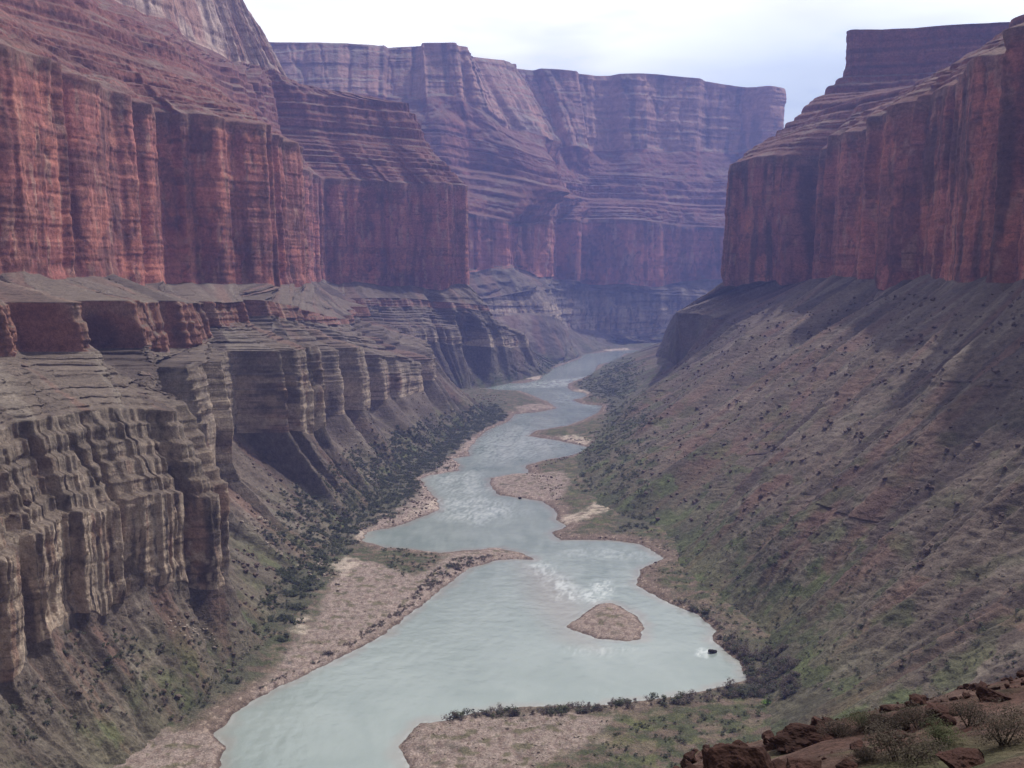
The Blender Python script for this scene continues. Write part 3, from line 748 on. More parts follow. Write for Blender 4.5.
# gravel bars, sand and plant cover are where the river left them
GRAV = [[(316, 672), (356, 648), (398, 622), (450, 582), (496, 560), (534, 560), (500, 549), (452, 556), (420, 580), (380, 570), (352, 566), (330, 590), (318, 620), (290, 655), (250, 700), (262, 696)],
        [(60, 790), (115, 735), (170, 735), (225, 734), (222, 750), (216, 775), (205, 800)],
        [(405, 768), (400, 745), (420, 724), (480, 718), (560, 716), (610, 722), (600, 745), (540, 768), (520, 800), (410, 800)],
        [(490, 486), (490, 477), (520, 474), (560, 474), (570, 486), (562, 500), (545, 502), (510, 496)],
        [(340, 540), (400, 524), (440, 512), (440, 495), (425, 480), (460, 470), (466, 455), (440, 462), (410, 485), (400, 510), (350, 528)],
        [(480, 438), (470, 450), (452, 458), (462, 440)], [(556, 408), (540, 405), (515, 409), (520, 413)]]
SAND = [[(555, 518), (556, 526), (585, 524), (606, 516), (622, 512), (618, 504), (596, 506), (584, 514)],
        [(556, 438), (585, 446), (592, 443), (575, 437)], [(572, 391), (586, 397), (590, 393), (580, 390)], [(512, 380), (540, 380), (541, 376), (525, 378)],
        [(405, 520), (425, 512), (440, 509), (437, 500), (425, 505)], [(345, 539), (366, 541), (370, 532), (355, 531)],
        [(290, 625), (310, 622), (306, 640), (288, 640)], [(330, 575), (345, 560), (360, 570), (345, 585)], [(603, 351.5), (630, 350.5), (628, 349), (604, 350.5)]]
gm = np.zeros_like(GX)
for p in GRAV:
    gm = np.maximum(gm, sm(-0.3, 0.3, pix_mask(p, GX, GY, 10) - 0.5 + 0.35 * fbm(GX / 11, GY / 11, 0, 28, 4)))
sdm = np.zeros_like(GX)
for p in SAND:
    sdm = np.maximum(sdm, sm(-0.3, 0.35, pix_mask(p, GX, GY, 9) - 0.55 + 0.5 * fbm(GX / 7, GY / 9, 0, 27, 4)))
gm = np.maximum(gm, sm(-2, 2, sd_isle))
nA = fbm(GX / 9, GY / 9, 0, 21, 5)
nB = fbm(GX / 2.4, GY / 2.4, 0, 22, 4)
gc = np.broadcast_to(np.array((0.135, 0.10, 0.078), np.float32), GX.shape + (3,)).copy()
gc = mixc(gc, OLIVE, 0.95 * sm(-0.25, 0.25, nA + 0.3 * nB + 0.15) * sm(8, 20, ld))
gc = mixc(gc, (0.12, 0.125, 0.055), 0.8 * sm(0.1, 0.5, fbm(GX / 16, GY / 16, 3, 23, 5)) * rgt * sm(10, 30, ld))
gc = mixc(gc, (0.21, 0.155, 0.12), 0.55 * sm(0.05, 0.4, fbm(GX / 12, GY / 12, 9, 29, 5)))
gc = mixc(gc, (0.19, 0.14, 0.115), 0.8 * sm(14, 4, ld + 9 * nA))
gc = mixc(gc, (0.31, 0.245, 0.215), np.clip(gm * (0.9 + 0.25 * nB), 0, 1))
gc = mixc(gc, (0.19, 0.135, 0.115), gm * 0.75 * sm(-0.1, 0.45, fbm(GX / 3, GY / 6, 5, 24, 5, 0.65)))
gc = mixc(gc, (0.115, 0.105, 0.058), gm * 0.8 * sm(0.2, 0.45, fbm(GX / 8, GY / 8, 6, 25, 5)) * sm(6, 12, ld))
gc = mixc(gc, (0.52, 0.43, 0.36), 0.75 * sdm * sm(-0.5, 0.3, nA + 0.2))
gc = mixc(gc, (0.42, 0.33, 0.27), 0.65 * sm(0.32, 0.5, fbm(GX / 3, GY / 3, 7, 26, 4)) * sm(25, 4, ld))
gc = mixc(gc, (0.085, 0.058, 0.046), 0.75 * sm(2.2, 0.3, ld + 1.6 * nB + 1.8 * nA))
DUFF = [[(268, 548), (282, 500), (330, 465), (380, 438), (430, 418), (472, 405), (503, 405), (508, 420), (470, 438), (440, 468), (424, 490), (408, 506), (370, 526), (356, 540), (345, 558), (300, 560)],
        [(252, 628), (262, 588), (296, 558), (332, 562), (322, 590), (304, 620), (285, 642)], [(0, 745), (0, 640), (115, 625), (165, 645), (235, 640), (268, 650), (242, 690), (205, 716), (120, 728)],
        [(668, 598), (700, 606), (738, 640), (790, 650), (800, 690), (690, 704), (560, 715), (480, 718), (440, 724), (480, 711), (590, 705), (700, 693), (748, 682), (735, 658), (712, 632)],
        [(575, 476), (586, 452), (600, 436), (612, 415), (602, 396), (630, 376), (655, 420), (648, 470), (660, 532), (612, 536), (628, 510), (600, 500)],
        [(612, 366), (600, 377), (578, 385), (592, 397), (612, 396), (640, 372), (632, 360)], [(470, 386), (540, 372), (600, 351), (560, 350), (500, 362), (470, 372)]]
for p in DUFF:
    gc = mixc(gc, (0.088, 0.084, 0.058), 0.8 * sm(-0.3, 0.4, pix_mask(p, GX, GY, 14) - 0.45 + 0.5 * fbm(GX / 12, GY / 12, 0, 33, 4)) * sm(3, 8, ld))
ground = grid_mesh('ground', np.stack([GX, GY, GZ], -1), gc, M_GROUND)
ground['kind'] = 'structure'

# the plain beyond everything, one sheet out to the horizon
xs = np.array([-26000, -9000, -3000, 0, 3000, 9000, 26000.0]); ys = np.array([-9000, 0, 4200, 9000, 20000, 40000.0])
bx_, by_ = np.meshgrid(xs, ys, indexing='ij')
tr = grid_mesh('terrain', np.stack([bx_, by_, np.full(bx_.shape, -6.0)], -1), np.broadcast_to(np.array(TALUS), bx_.shape + (3,)), M_GROUND)
tr['kind'] = 'structure'

# ---- water: milky green, foam where the rapids break, silt over the shallows
wu, wv_ = 520, 620
wa = np.linspace(-0.42, 0.42, wu)
wd = np.exp(np.linspace(math.log(400), math.log(3700), wv_))
WA, WD = np.meshgrid(wa, wd, indexing='ij')
WX, WY = WA * WD, WD
wl, wsb, wsi = bank_sd(WX, WY)
foam = np.zeros_like(WX)
FOAM = [([(528, 565), (545, 560), (580, 590), (610, 588), (600, 604), (560, 600)], 9, 0.8), ([(590, 583), (608, 578), (614, 592), (600, 600)], 5, 1.0),
        ([(432, 500), (470, 494), (500, 500), (520, 512), (480, 525), (440, 518)], 20, 0.75), ([(425, 476), (480, 470), (490, 490), (470, 500), (440, 492)], 22, 0.7),
        ([(470, 440), (520, 425), (560, 445), (530, 460), (480, 465)], 30, 0.6), ([(500, 388), (540, 381), (590, 376), (594, 384), (550, 388)], 30, 0.95),
        ([(560, 392), (600, 404), (598, 408), (555, 402)], 22, 0.6), ([(700, 648), (712, 650), (706, 658), (696, 655)], 3, 1.0), ([(560, 645), (640, 648), (610, 656), (570, 655)], 6, 0.4),
        ([(590, 372), (616, 360), (624, 354), (600, 358), (560, 370)], 40, 0.55), ([(645, 560), (665, 556), (620, 548), (560, 548), (560, 556)], 10, 0.35)]
for p, s_, k in FOAM:
    foam = np.maximum(foam, k * pix_mask(p, WX, WY, s_))
wrp = fbm(WX / 22, WY / 30, 0, 5, 3)
fl = 0.5 + 0.75 * fbm(WX / 2.6 + 2.2 * wrp, WY / 13 + 1.0 * wrp, 0, 41, 5, 0.6) + 0.35 * fbm(WX / 16, WY / 40, 0, 42, 3)
foam = np.clip(foam * sm(0.15, 1.25, fl + 0.2 * foam), 0, 1) * 0.7
edge = 0.5 * sm(-2.2, -0.3, wl) * sm(0.35, 0.7, fl)
foam = np.maximum(foam, edge * 0.22)
shal = sm(-9, 0, wl + 4 * fbm(WX / 12, WY / 20, 0, 44, 3)) * 0.5
shal = np.maximum(shal, 0.5 * pix_mask([(520, 562), (560, 575), (590, 610), (600, 650), (560, 640), (530, 600)], WX, WY, 14))
M_WATER, t, b = new_mat('river_water')
b.inputs['Roughness'].default_value = 0.12
b.inputs['IOR'].default_value = 1.33
af = t.nodes.new('ShaderNodeAttribute'); af.attribute_name = 'foam'
as_ = t.nodes.new('ShaderNodeAttribute'); as_.attribute_name = 'silt'
ar = t.nodes.new('ShaderNodeAttribute'); ar.attribute_name = 'drift'
r1 = t.nodes.new('ShaderNodeMixRGB'); r1.inputs['Color1'].default_value = (0.20, 0.243, 0.227, 1); r1.inputs['Color2'].default_value = (0.28, 0.322, 0.305, 1)
r2 = t.nodes.new('ShaderNodeMixRGB'); r2.inputs['Color2'].default_value = (0.27, 0.225, 0.20, 1)
r3 = t.nodes.new('ShaderNodeMixRGB'); r3.inputs['Color2'].default_value = (0.72, 0.76, 0.76, 1)
t.links.new(ar.outputs['Fac'], r1.inputs['Fac'])
t.links.new(r1.outputs[0], r2.inputs['Color1']); t.links.new(as_.outputs['Fac'], r2.inputs['Fac'])
t.links.new(r2.outputs[0], r3.inputs['Color1']); t.links.new(af.outputs['Fac'], r3.inputs['Fac'])
t.links.new(r3.outputs[0], b.inputs['Base Color'])
co = t.nodes.new('ShaderNodeTexCoord')
nrm = None
for s_, d_ in ((0.06, 0.9), (0.3, 0.35), (1.1, 0.12)):
    n_ = t.nodes.new('ShaderNodeTexNoise'); n_.inputs['Scale'].default_value = s_; n_.inputs['Detail'].default_value = 4
    t.links.new(co.outputs['Object'], n_.inputs['Vector'])
    bp = t.nodes.new('ShaderNodeBump'); bp.inputs['Distance'].default_value = d_; bp.inputs['Strength'].default_value = 0.3
    t.links.new(n_.outputs['Fac'], bp.inputs['Height'])
    if nrm: t.links.new(nrm, bp.inputs['Normal'])
    nrm = bp.outputs[0]
t.links.new(nrm, b.inputs['Normal'])
drift = np.clip(0.5 + 0.55 * fbm(WX / 34 + fbm(WX / 60, WY / 60, 0, 51, 2), WY / 75, 0, 52, 4) + 0.5 * fbm(WX / 9 + 0.9 * fbm(WX / 60, WY / 90, 0, 55, 2), WY / 70, 0, 56, 4, 0.6) * sm(560, 800, WY), 0, 1)
wzv = 0.10 * fbm(WX / 5, WY / 7, 0, 53, 3) + 0.5 * foam * (0.3 + 0.5 * fbm(WX / 2.5, WY / 4, 0, 54, 3))
water = grid_mesh('water', np.stack([WX, WY, wzv], -1), None, M_WATER, {'foam': foam, 'silt': shal, 'drift': drift})
water['kind'] = 'structure'

# ---- the near hillside the picture was taken from
hx = np.linspace(-150, 300, 300)
hy = np.concatenate([np.linspace(-25, 90, 300), np.linspace(91, 470, 160)])
HX, HY = np.meshgrid(hx, hy, indexing='ij')
def hill_z(X, Y):
    z = 198.2 - 0.452 * Y + 0.25 * X - 0.0022 * np.maximum(Y - 38, 0) ** 2 - 0.004 * np.maximum(-X, 0) ** 1.5
    z = np.where(X > 60, z - 0.2 * (X - 60), z)
    z = z - 0.9 * np.maximum(0.172 * Y - X, 0)
    return z + 0.7 * fbm(X / 13, Y / 13, 0, 61, 5) + 0.25 * fbm(X / 2, Y / 2, 0, 62, 4)
HZ = hill_z(HX, HY)
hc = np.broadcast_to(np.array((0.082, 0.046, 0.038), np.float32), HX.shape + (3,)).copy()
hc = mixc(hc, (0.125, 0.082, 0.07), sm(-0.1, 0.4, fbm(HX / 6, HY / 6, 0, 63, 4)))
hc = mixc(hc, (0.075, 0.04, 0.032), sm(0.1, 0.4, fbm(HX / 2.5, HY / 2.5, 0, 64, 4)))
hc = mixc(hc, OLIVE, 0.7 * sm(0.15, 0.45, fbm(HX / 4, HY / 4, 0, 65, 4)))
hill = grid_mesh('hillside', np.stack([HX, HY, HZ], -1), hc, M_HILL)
hill['kind'] = 'structure'

# ------------------------------------------------------------------ haze: the canyon's own air
hz = bpy.data.meshes.new('haze')
v = [(x, y, z) for x in (-4200, 4200) for y in (-400, 5600) for z in (-9.0, 985.0)]
hz.from_pydata(v, [], [(0, 1, 3, 2), (4, 6, 7, 5), (0, 4, 5, 1), (2, 3, 7, 6), (0, 2, 6, 4), (1, 5, 7, 3)])
M_HAZE = bpy.data.materials.new('haze_air')
M_HAZE.use_nodes = True
t = M_HAZE.node_tree
t.nodes.clear()
ov = t.nodes.new('ShaderNodeOutputMaterial')
pv = t.nodes.new('ShaderNodeVolumePrincipled')
pv.inputs['Color'].default_value = (0.31, 0.40, 1.0, 1)
pv.inputs['Density'].default_value = 0.000112
pv.inputs['Anisotropy'].default_value = 0.2
t.links.new(pv.outputs[0], ov.inputs['Volume'])
hz.materials.append(M_HAZE)
haze = bpy.data.objects.new('haze', hz)
COL.objects.link(haze)
haze['kind'] = 'stuff'

# ------------------------------------------------------------------ what stands and lies in the canyon
def tag(o, label, cat, group=None):
    o['label'] = label
    o['category'] = cat
    if group:
        o['group'] = group
    return o

def raw_mesh(name, V, Fq, mats, mat_idx=None, smooth=False):
    me = bpy.data.meshes.new(name)
    V = np.asarray(V, np.float32); Fq = np.asarray(Fq, np.int32)
    k = Fq.shape[1]
    me.vertices.add(len(V)); me.vertices.foreach_set('co', V.reshape(-1))
    me.loops.add(len(Fq) * k); me.loops.foreach_set('vertex_index', Fq.reshape(-1))
    me.polygons.add(len(Fq)); me.polygons.foreach_set('loop_start', np.arange(0, len(Fq) * k, k, dtype=np.int32))
    me.polygons.foreach_set('use_smooth', np.full(len(Fq), smooth))
    for m in mats:
        me.materials.append(m)
    if mat_idx is not None:
        me.polygons.foreach_set('material_index', np.asarray(mat_idx, np.int32))
    me.update(calc_edges=True)
    return me

def link(name, me, parent=None):
    o = bpy.data.objects.new(name, me)
    COL.objects.link(o)
    if parent:
        o.parent = parent
    return o

def ico(level):
    p = (1 + 5 ** 0.5) / 2
    V = [(-1,p,0),(1,p,0),(-1,-p,0),(1,-p,0),(0,-1,p),(0,1,p),(0,-1,-p),(0,1,-p),(p,0,-1),(p,0,1),(-p,0,-1),(-p,0,1)]
    V = [tuple(np.array(v) / np.linalg.norm(v)) for v in V]
    Fs = [(0,11,5),(0,5,1),(0,1,7),(0,7,10),(0,10,11),(1,5,9),(5,11,4),(11,10,2),(10,7,6),(7,1,8),(3,9,4),(3,4,2),(3,2,6),(3,6,8),(3,8,9),(4,9,5),(2,4,11),(6,2,10),(8,6,7),(9,8,1)]
    for _ in range(level):
        mid, nf = {}, []
        def m(a, b):
            k = (min(a, b), max(a, b))
            if k not in mid:
                q = np.array(V[a]) + np.array(V[b])
                V.append(tuple(q / np.linalg.norm(q)))
                mid[k] = len(V) - 1
            return mid[k]
        for a, b, c in Fs:
            x, y, z = m(a, b), m(b, c), m(c, a)
            nf += [(a, x, z), (b, y, x), (c, z, y), (x, y, z)]
        Fs = nf
    return np.array(V), np.array(Fs)

def rock_shape(level, seed, squash=(1, 1, 0.75), cuts=9, rough=0.12):
    """broken block: a ball cut by random planes, then roughened; base at z = -0.25"""
    r = np.random.default_rng(seed)
    V, Fs = ico(level)
    V = V.copy()
    for _ in range(cuts):
        n = r.normal(size=3); n /= np.linalg.norm(n)
        d = 0.45 + 0.35 * r.random()
        over = np.maximum(V @ n - d, 0)
        V -= over[:, None] * n
    nv_ = V / (np.linalg.norm(V, axis=1, keepdims=True) + 1e-9)
    V += nv_ * (rough * fbm(V[:, 0] * 2.2, V[:, 1] * 2.2, V[:, 2] * 2.2 + seed, seed, 5, 0.55))[:, None]
    V *= np.array(squash)
    V[:, 2] += 0.22
    return V, Fs

def tube(p0, p1, r0, r1, n=5):
    p0, p1 = np.array(p0, float), np.array(p1, float)
    d = p1 - p0; d /= np.linalg.norm(d) + 1e-9
    a = np.cross(d, (0.3, 0.9, 0.2)); a /= np.linalg.norm(a) + 1e-9
    b = np.cross(d, a)
    th = np.arange(n) * 2 * math.pi / n
    ring = np.cos(th)[:, None] * a + np.sin(th)[:, None] * b
    V = np.concatenate([p0 + ring * r0, p1 + ring * r1])
    Fs = [(i, (i + 1) % n, n + (i + 1) % n, n + i) for i in range(n)]
    return V, np.array(Fs)

def shrub_shape(seed, nleaf, leaf, lobes=5, stems=4, flat=0.75):
    """unit shrub about 1 wide, 0.8 high: leaf-clump quads through a few lobes, and stems; returns V, F, material index"""
    r = np.random.default_rng(seed)
    cs = np.stack([r.normal(0, 0.24, lobes), r.normal(0, 0.24, lobes), 0.28 + 0.26 * r.random(lobes)], -1)
    rs = 0.16 + 0.16 * r.random(lobes)
    Vs, Fs, mi, k = [], [], [], 0
    for i in range(nleaf):
        j = r.integers(lobes)
        u = r.normal(size=3); u /= np.linalg.norm(u)
        p = cs[j] + u * rs[j] * (0.45 + 0.65 * r.random() ** 0.5) * np.array((1, 1, flat))
        p[2] = max(p[2], 0.03)
        n_ = r.normal(size=3) * 0.6 + u * 0.5 + np.array((0, 0, 0.9)); n_ /= np.linalg.norm(n_) + 1e-9
        a = np.cross(n_, r.normal(size=3)); a /= np.linalg.norm(a) + 1e-9
        b = np.cross(n_, a)
        l = leaf * (0.5 + r.random())
        w = l * (0.45 + 0.3 * r.random())
        Vs.append(np.stack([p - a * l - b * w * 0.4, p + b * w * -1.0 + a * l * 0.1, p + a * l, p + b * w]))
        Fs.append(np.arange(4) + k); mi.append(0); k += 4
    for i in range(stems):
        v, f = tube((r.normal(0, 0.03), r.normal(0, 0.03), -0.05), cs[i % lobes] + (0, 0, 0.05), 0.018, 0.006, 4)
        Vs.append(v); Fs += list(f + k); mi += [1] * len(f); k += len(v)
    return np.concatenate(Vs), np.array([list(f) for f in Fs]), np.array(mi)

def merge_many(V, Fs, T):
    """T: list of (x, y, z, rotz, sx, sy, sz) -> one vertex and face array"""
    T = np.asarray(T, float)
    c, s_ = np.cos(T[:, 3]), np.sin(T[:, 3])
    X = V[None, :, 0] * T[:, 4:5]; Y = V[None, :, 1] * T[:, 5:6]; Z = V[None, :, 2] * T[:, 6:7]
    P = np.stack([X * c[:, None] - Y * s_[:, None] + T[:, 0:1], X * s_[:, None] + Y * c[:, None] + T[:, 1:2], Z + T[:, 2:3]], -1)
    FF = Fs[None] + (np.arange(len(T)) * len(V))[:, None, None]
    return P.reshape(-1, 3), FF.reshape(-1, Fs.shape[1])

# depth of the nearest surface, per 4 px cell, to know what can be seen
GPT = np.stack([GX, GY, GZ], -1)
ZB = np.full((200, 264), 1e9)
for P in (PL, PR, GPT, np.stack([HX, HY, HZ], -1)):
    px, py, zc = project(P.reshape(-1, 3))
    ok = (px > -16) & (px < 1040) & (py > -16) & (py < 784) & (P.reshape(-1, 3)[:, 1] > 5)
    np.minimum.at(ZB, (((py[ok] + 16) / 4).astype(int), ((px[ok] + 16) / 4).astype(int)), zc[ok])

def seen(P):
    px, py, zc = project(P)
    ok = (px > -10) & (px < 1034) & (py > -5) & (py < 780)
    i = np.clip(((py + 16) / 4).astype(int), 0, 199); j = np.clip(((px + 16) / 4).astype(int), 0, 263)
    return ok & (zc < ZB[i, j] * 1.05 + 3), px, py, zc

def areas(P):
    a = np.gradient(P, axis=0); b = np.gradient(P, axis=1)
    return np.linalg.norm(np.cross(a, b), axis=-1)

# candidate spots: the river floor and the lower part of both walls
def top_mask(P):
    """where this wall sheet really lies above the river floor"""
    ii = np.clip((P[..., 0] / np.maximum(P[..., 1], 1) + 0.42) / 0.92 * (nu - 1), 0, nu - 1).astype(int)
    jj = np.clip((np.log(np.maximum(P[..., 1], 400) / 400) / math.log(4300 / 400)) * (nv - 1), 0, nv - 1).astype(int)
    return P[..., 2] > GZ[ii, jj] - 0.2

nLb, nRb = 150 + 160 + 80, 160 + 130 + 110
SP, AR, SRC, LDV = [], [], [], []
wallfloor = np.zeros_like(GZ, bool)
for P, src in ((GPT, 0), (PL[:, :nLb], 1), (PR[:, :nRb], 2)):
    a = areas(P).reshape(-1)
    p = P.reshape(-1, 3)
    if src == 0:
        keep = (ld.reshape(-1) > 1.5)
    else:
        keep = top_mask(P).reshape(-1) & ((NL if src == 1 else NR)[:, :P.shape[1]].reshape(-1) > 0.55)
    vis = seen(p)[0]
    keep &= vis
    SP.append(p[keep]); AR.append(a[keep]); SRC.append(np.full(keep.sum(), src)); LDV.append(ld.reshape(-1)[keep] if src == 0 else np.full(keep.sum(), 60.0))
SP, AR, SRC, LDV = np.concatenate(SP), np.concatenate(AR), np.concatenate(SRC), np.concatenate(LDV)
PXY = project(SP)

def inside(poly, X, Y):
    ins = np.zeros(X.shape, bool)
    for (a, b), (c, d) in zip(poly, poly[1:] + poly[:1]):
        if b != d:
            ins ^= ((b > Y) != (d > Y)) & (X < (c - a) * (Y - b) / (d - b) + a)
    return ins

# the plant stands: outline, plants per square metre, width, kind (0 green, 1 grey-brown, 2 dark), wording
ZONES = [
    ('thicket on the left terrace above the bend', [(268, 548), (282, 500), (330, 465), (380, 438), (430, 418), (472, 405), (503, 405), (508, 420), (470, 438), (440, 468), (424, 490), (408, 506), (370, 526), (356, 540), (345, 558), (300, 560)], 0.13, (2.2, 4.6), (2, 2, 0), 0),
    ('thicket at the slope foot beside the long gravel bar', [(252, 628), (262, 588), (296, 558), (332, 562), (322, 590), (304, 620), (285, 642)], 0.16, (2.2, 4.4), (2, 0, 0), 0),
    ('brush on the shady flat at the lower left corner', [(0, 745), (0, 640), (115, 625), (165, 645), (235, 640), (268, 650), (242, 690), (205, 716), (120, 728)], 0.07, (1.6, 4.0), (2, 0, 1), 0),
    ('brush edging the long gravel bar', [(436, 570), (462, 556), (505, 556), (478, 562), (440, 584), (400, 616), (352, 646), (300, 672), (258, 690), (248, 694), (330, 652), (395, 612)], 0.22, (1.4, 3.2), (1, 1, 2), 0),
    ('brush on the neck of the long gravel bar', [(378, 544), (410, 548), (440, 552), (436, 566), (402, 578), (385, 564)], 0.05, (1.6, 3.4), (0, 2, 0), 0),
    ('thicket fringing the near right shore', [(668, 598), (700, 606), (738, 640), (756, 680), (760, 694), (690, 704), (560, 715), (480, 718), (440, 724), (436, 718), (480, 711), (590, 705), (700, 693), (748, 682), (735, 658), (712, 632), (690, 612)], 0.16, (1.4, 6.0), (1, 1, 1, 2, 0), 0),
    ('thicket behind the tip of the near right shore', [(735, 640), (790, 650), (800, 690), (770, 700), (700, 704), (748, 684), (740, 664)], 0.22, (2.6, 5.4), (1, 1, 2), 0),
    ('scrub dotted over the apron under the right slope', [(640, 566), (660, 540), (720, 512), (830, 530), (1024, 590), (1024, 720), (900, 690), (800, 690), (750, 650), (690, 600)], 0.030, (1.0, 3.0), (0, 2, 2, 1), 0),
    ('dark brush on the middle right bank', [(575, 476), (586, 452), (600, 436), (612, 415), (602, 396), (630, 376), (655, 420), (648, 470), (660, 532), (612, 536), (628, 510), (600, 500)], 0.045, (1.8, 4.2), (2, 2, 0), 0),
    ('dark brush on the far right bank', [(612, 366), (600, 377), (578, 385), (592, 397), (612, 396), (640, 372), (632, 360)], 0.028, (3.0, 6.0), (2, 0), 0),
    ('dark brush on the far left bank', [(470, 386), (540, 372), (600, 351), (560, 350), (500, 362), (470, 372)], 0.028, (3.0, 6.0), (2, 0), 0),
    ('scrub on the grassy flat behind the near shore rocks', [(590, 722), (720, 710), (760, 702), (740, 768), (560, 768), (600, 745)], 0.045, (1.2, 3.0), (0, 0, 2), 0),
    ('thin scrub on the talus', [(0, 560), (115, 600), (250, 440), (470, 330), (560, 350), (400, 480), (300, 640), (200, 720), (0, 760)], 0.004, (1.0, 2.4), (2, 0, 1), 0),
    ('thin scrub high on the right slope', [(640, 500), (660, 360), (760, 300), (1024, 300), (1024, 600), (760, 520)], 0.004, (1.2, 2.8), (2, 0, 1), 0),
]
SH_MATS = [M_GREEN, M_BROWNLEAF, M_DARKLEAF]
KINDW = ['green leafy', 'grey-brown twiggy', 'dark bushy']
plants = []                                           # x, y, z, width, kind, zone, apparent size
for zi, (zname, poly, dens, (w0, w1), kinds, _) in enumerate(ZONES):
    jw = 0.15 if ('edging' in zname or 'fringing' in zname or 'neck' in zname) else 1.0
    jx = 16 * fbm(SP[:, 0] / 16, SP[:, 1] / 16, SP[:, 2] / 16, 310, 3); jy = 9 * fbm(SP[:, 0] / 16, SP[:, 1] / 16, SP[:, 2] / 16, 311, 3)
    m = inside([(float(a), float(b)) for a, b in poly], PXY[0] + jx * jw, PXY[1] + jy * jw) & (LDV > (1.5 if 'edg' in zname or 'shore' in zname else 6))
    idx = np.nonzero(m)[0]
    clump = 1.5 * sm(-0.3, 0.4, fbm(SP[idx, 0] / 13, SP[idx, 1] / 13, 0, 300 + zi, 4)) + 0.1
    pr = AR[idx] * dens * clump
    take = idx[rng.random(len(idx)) < pr]
    for i in take:
        w = (w0 + (w1 - w0) * rng.random() ** 2.2) * 0.92
        plants.append((SP[i, 0], SP[i, 1], SP[i, 2], w, kinds[rng.integers(len(kinds))], zi, w / PXY[2][i]))
plants.sort(key=lambda p: -p[6])
print('plants', len(plants))
SHV = [[shrub_shape(400 + 10 * k + q, 170, 0.075 if k != 1 else 0.06, 6, 5, 0.8 if k != 1 else 1.1) for q in range(3)] for k in range(3)]
SHM = [[raw_mesh('shrub', v, f, [SH_MATS[k], M_TWIG], mi) for v, f, mi in SHV[k]] for k in range(3)]
N_IND = 285
for (x, y, z, w, k, zi, a) in plants[:N_IND]:
    o = link('shrub', SHM[k][rng.integers(3)])
    o.location = (x, y, z - 0.05)
    o.rotation_euler = (0, 0, rng.random() * 6.28)
    hgt = w * (0.75 + 0.5 * rng.random())
    o.scale = (w * (0.85 + 0.3 * rng.random()), w, hgt)
    tag(o, KINDW[k] + ' shrub in the ' + ZONES[zi][0], 'shrub', KINDW[k] + ' shrubs, ' + ZONES[zi][0])
rest = plants[N_IND:]
for k, nm in ((0, 'green_undergrowth'), (1, 'twiggy_undergrowth'), (2, 'dark_undergrowth')):
    Vs, Fs, Ms, off = [], [], [], 0
    for q in range(3):
        v, f, mi = shrub_shape(500 + 10 * k + q, 64, 0.12, 5, 2, 0.85)
        T = [(x, y, z - 0.05, rng.random() * 6.28, w * (0.8 + 0.4 * rng.random()), w, w * (0.7 + 0.5 * rng.random())) for (x, y, z, w, kk, zi, a) in rest if kk == k]
        T = T[q::3]
        if T:
            P, FF = merge_many(v, f, T)
            Vs.append(P); Fs.append(FF + off); Ms.append(np.tile(mi, len(T))); off += len(P)
    o = link(nm, raw_mesh(nm, np.concatenate(Vs), np.concatenate(Fs), [SH_MATS[k], M_TWIG], np.concatenate(Ms)))
    o['kind'] = 'stuff'

# one bright lime-green bush among the grey thicket
gx, gy = wz(768, 706, 3.0)
lb = link('shrub', raw_mesh('shrub', *shrub_shape(77, 260, 0.06, 6, 5)[:2], [M_LIME]))
lb.location = (gx, gy, 2.5); lb.scale = (6.5, 6.5, 5.5)
tag(lb, 'single bright lime-green bush in the grey thicket of the near right shore', 'shrub')

# ---- fallen rocks
RZ = [
    ('brown boulder on the left talus slope', 'boulders on the left talus', [(0, 470), (115, 600), (205, 600), (232, 430), (330, 420), (420, 392), (500, 395), (420, 470), (300, 560), (270, 640), (200, 700), (0, 740)], 0.045, (0.7, 3.6), 0),
    ('brown boulder on the right talus slope', 'boulders on the right talus', [(640, 520), (650, 380), (760, 300), (1024, 290), (1024, 640), (800, 530)], 0.022, (0.7, 4.4), 0),
    ('brown boulder on the green apron under the right slope', 'boulders on the apron', [(640, 566), (660, 530), (800, 530), (1024, 620), (1024, 720), (800, 690), (690, 600)], 0.004, (0.7, 2.2), 0),
    ('pale fallen slab in the rock spill above the left thicket', 'pale slabs above the left thicket', [(240, 520), (262, 516), (300, 545), (345, 575), (338, 592), (300, 570), (255, 545)], 0.10, (1.2, 3.6), 1),
    ('pale fallen slab in the rock spill at the foot of the near left cliff', 'pale slabs under the near left cliff', [(148, 610), (178, 616), (216, 634), (226, 650), (200, 646), (165, 628)], 0.13, (1.0, 3.0), 1),
    ('brown rock at the water edge of the right shore', 'rocks along the right shore', [(640, 540), (664, 556), (645, 572), (640, 588), (700, 612), (716, 632), (738, 660), (748, 680), (738, 676), (706, 640), (690, 622), (636, 592), (630, 565), (560, 545), (552, 534)], 0.10, (0.7, 2.2), 0),
    ('pale rock on the stony near shore at the bottom', 'rocks of the near shore', [(402, 768), (400, 745), (420, 725), (480, 719), (560, 717), (612, 722), (600, 745), (540, 768)], 0.08, (0.6, 1.7), 1),
    ('pale rock on the long gravel bar', 'rocks of the long gravel bar', [(310, 672), (356, 648), (398, 622), (450, 582), (500, 558), (440, 556), (380, 575), (330, 590), (318, 620), (290, 655)], 0.018, (0.5, 1.5), 1),
    ('brown rock on the left shore by the rapid', 'rocks by the left rapid', [(340, 540), (400, 524), (440, 512), (440, 495), (425, 480), (460, 470), (466, 450), (440, 462), (410, 485), (400, 512), (350, 530)], 0.06, (0.9, 2.8), 0),
    ('brown rock along the middle right shore', 'rocks of the middle right shore', [(530, 436), (560, 440), (600, 436), (590, 455), (525, 470), (560, 478), (570, 500), (556, 500), (520, 476), (540, 460)], 0.03, (1.0, 2.8), 0),
]
rocks = []
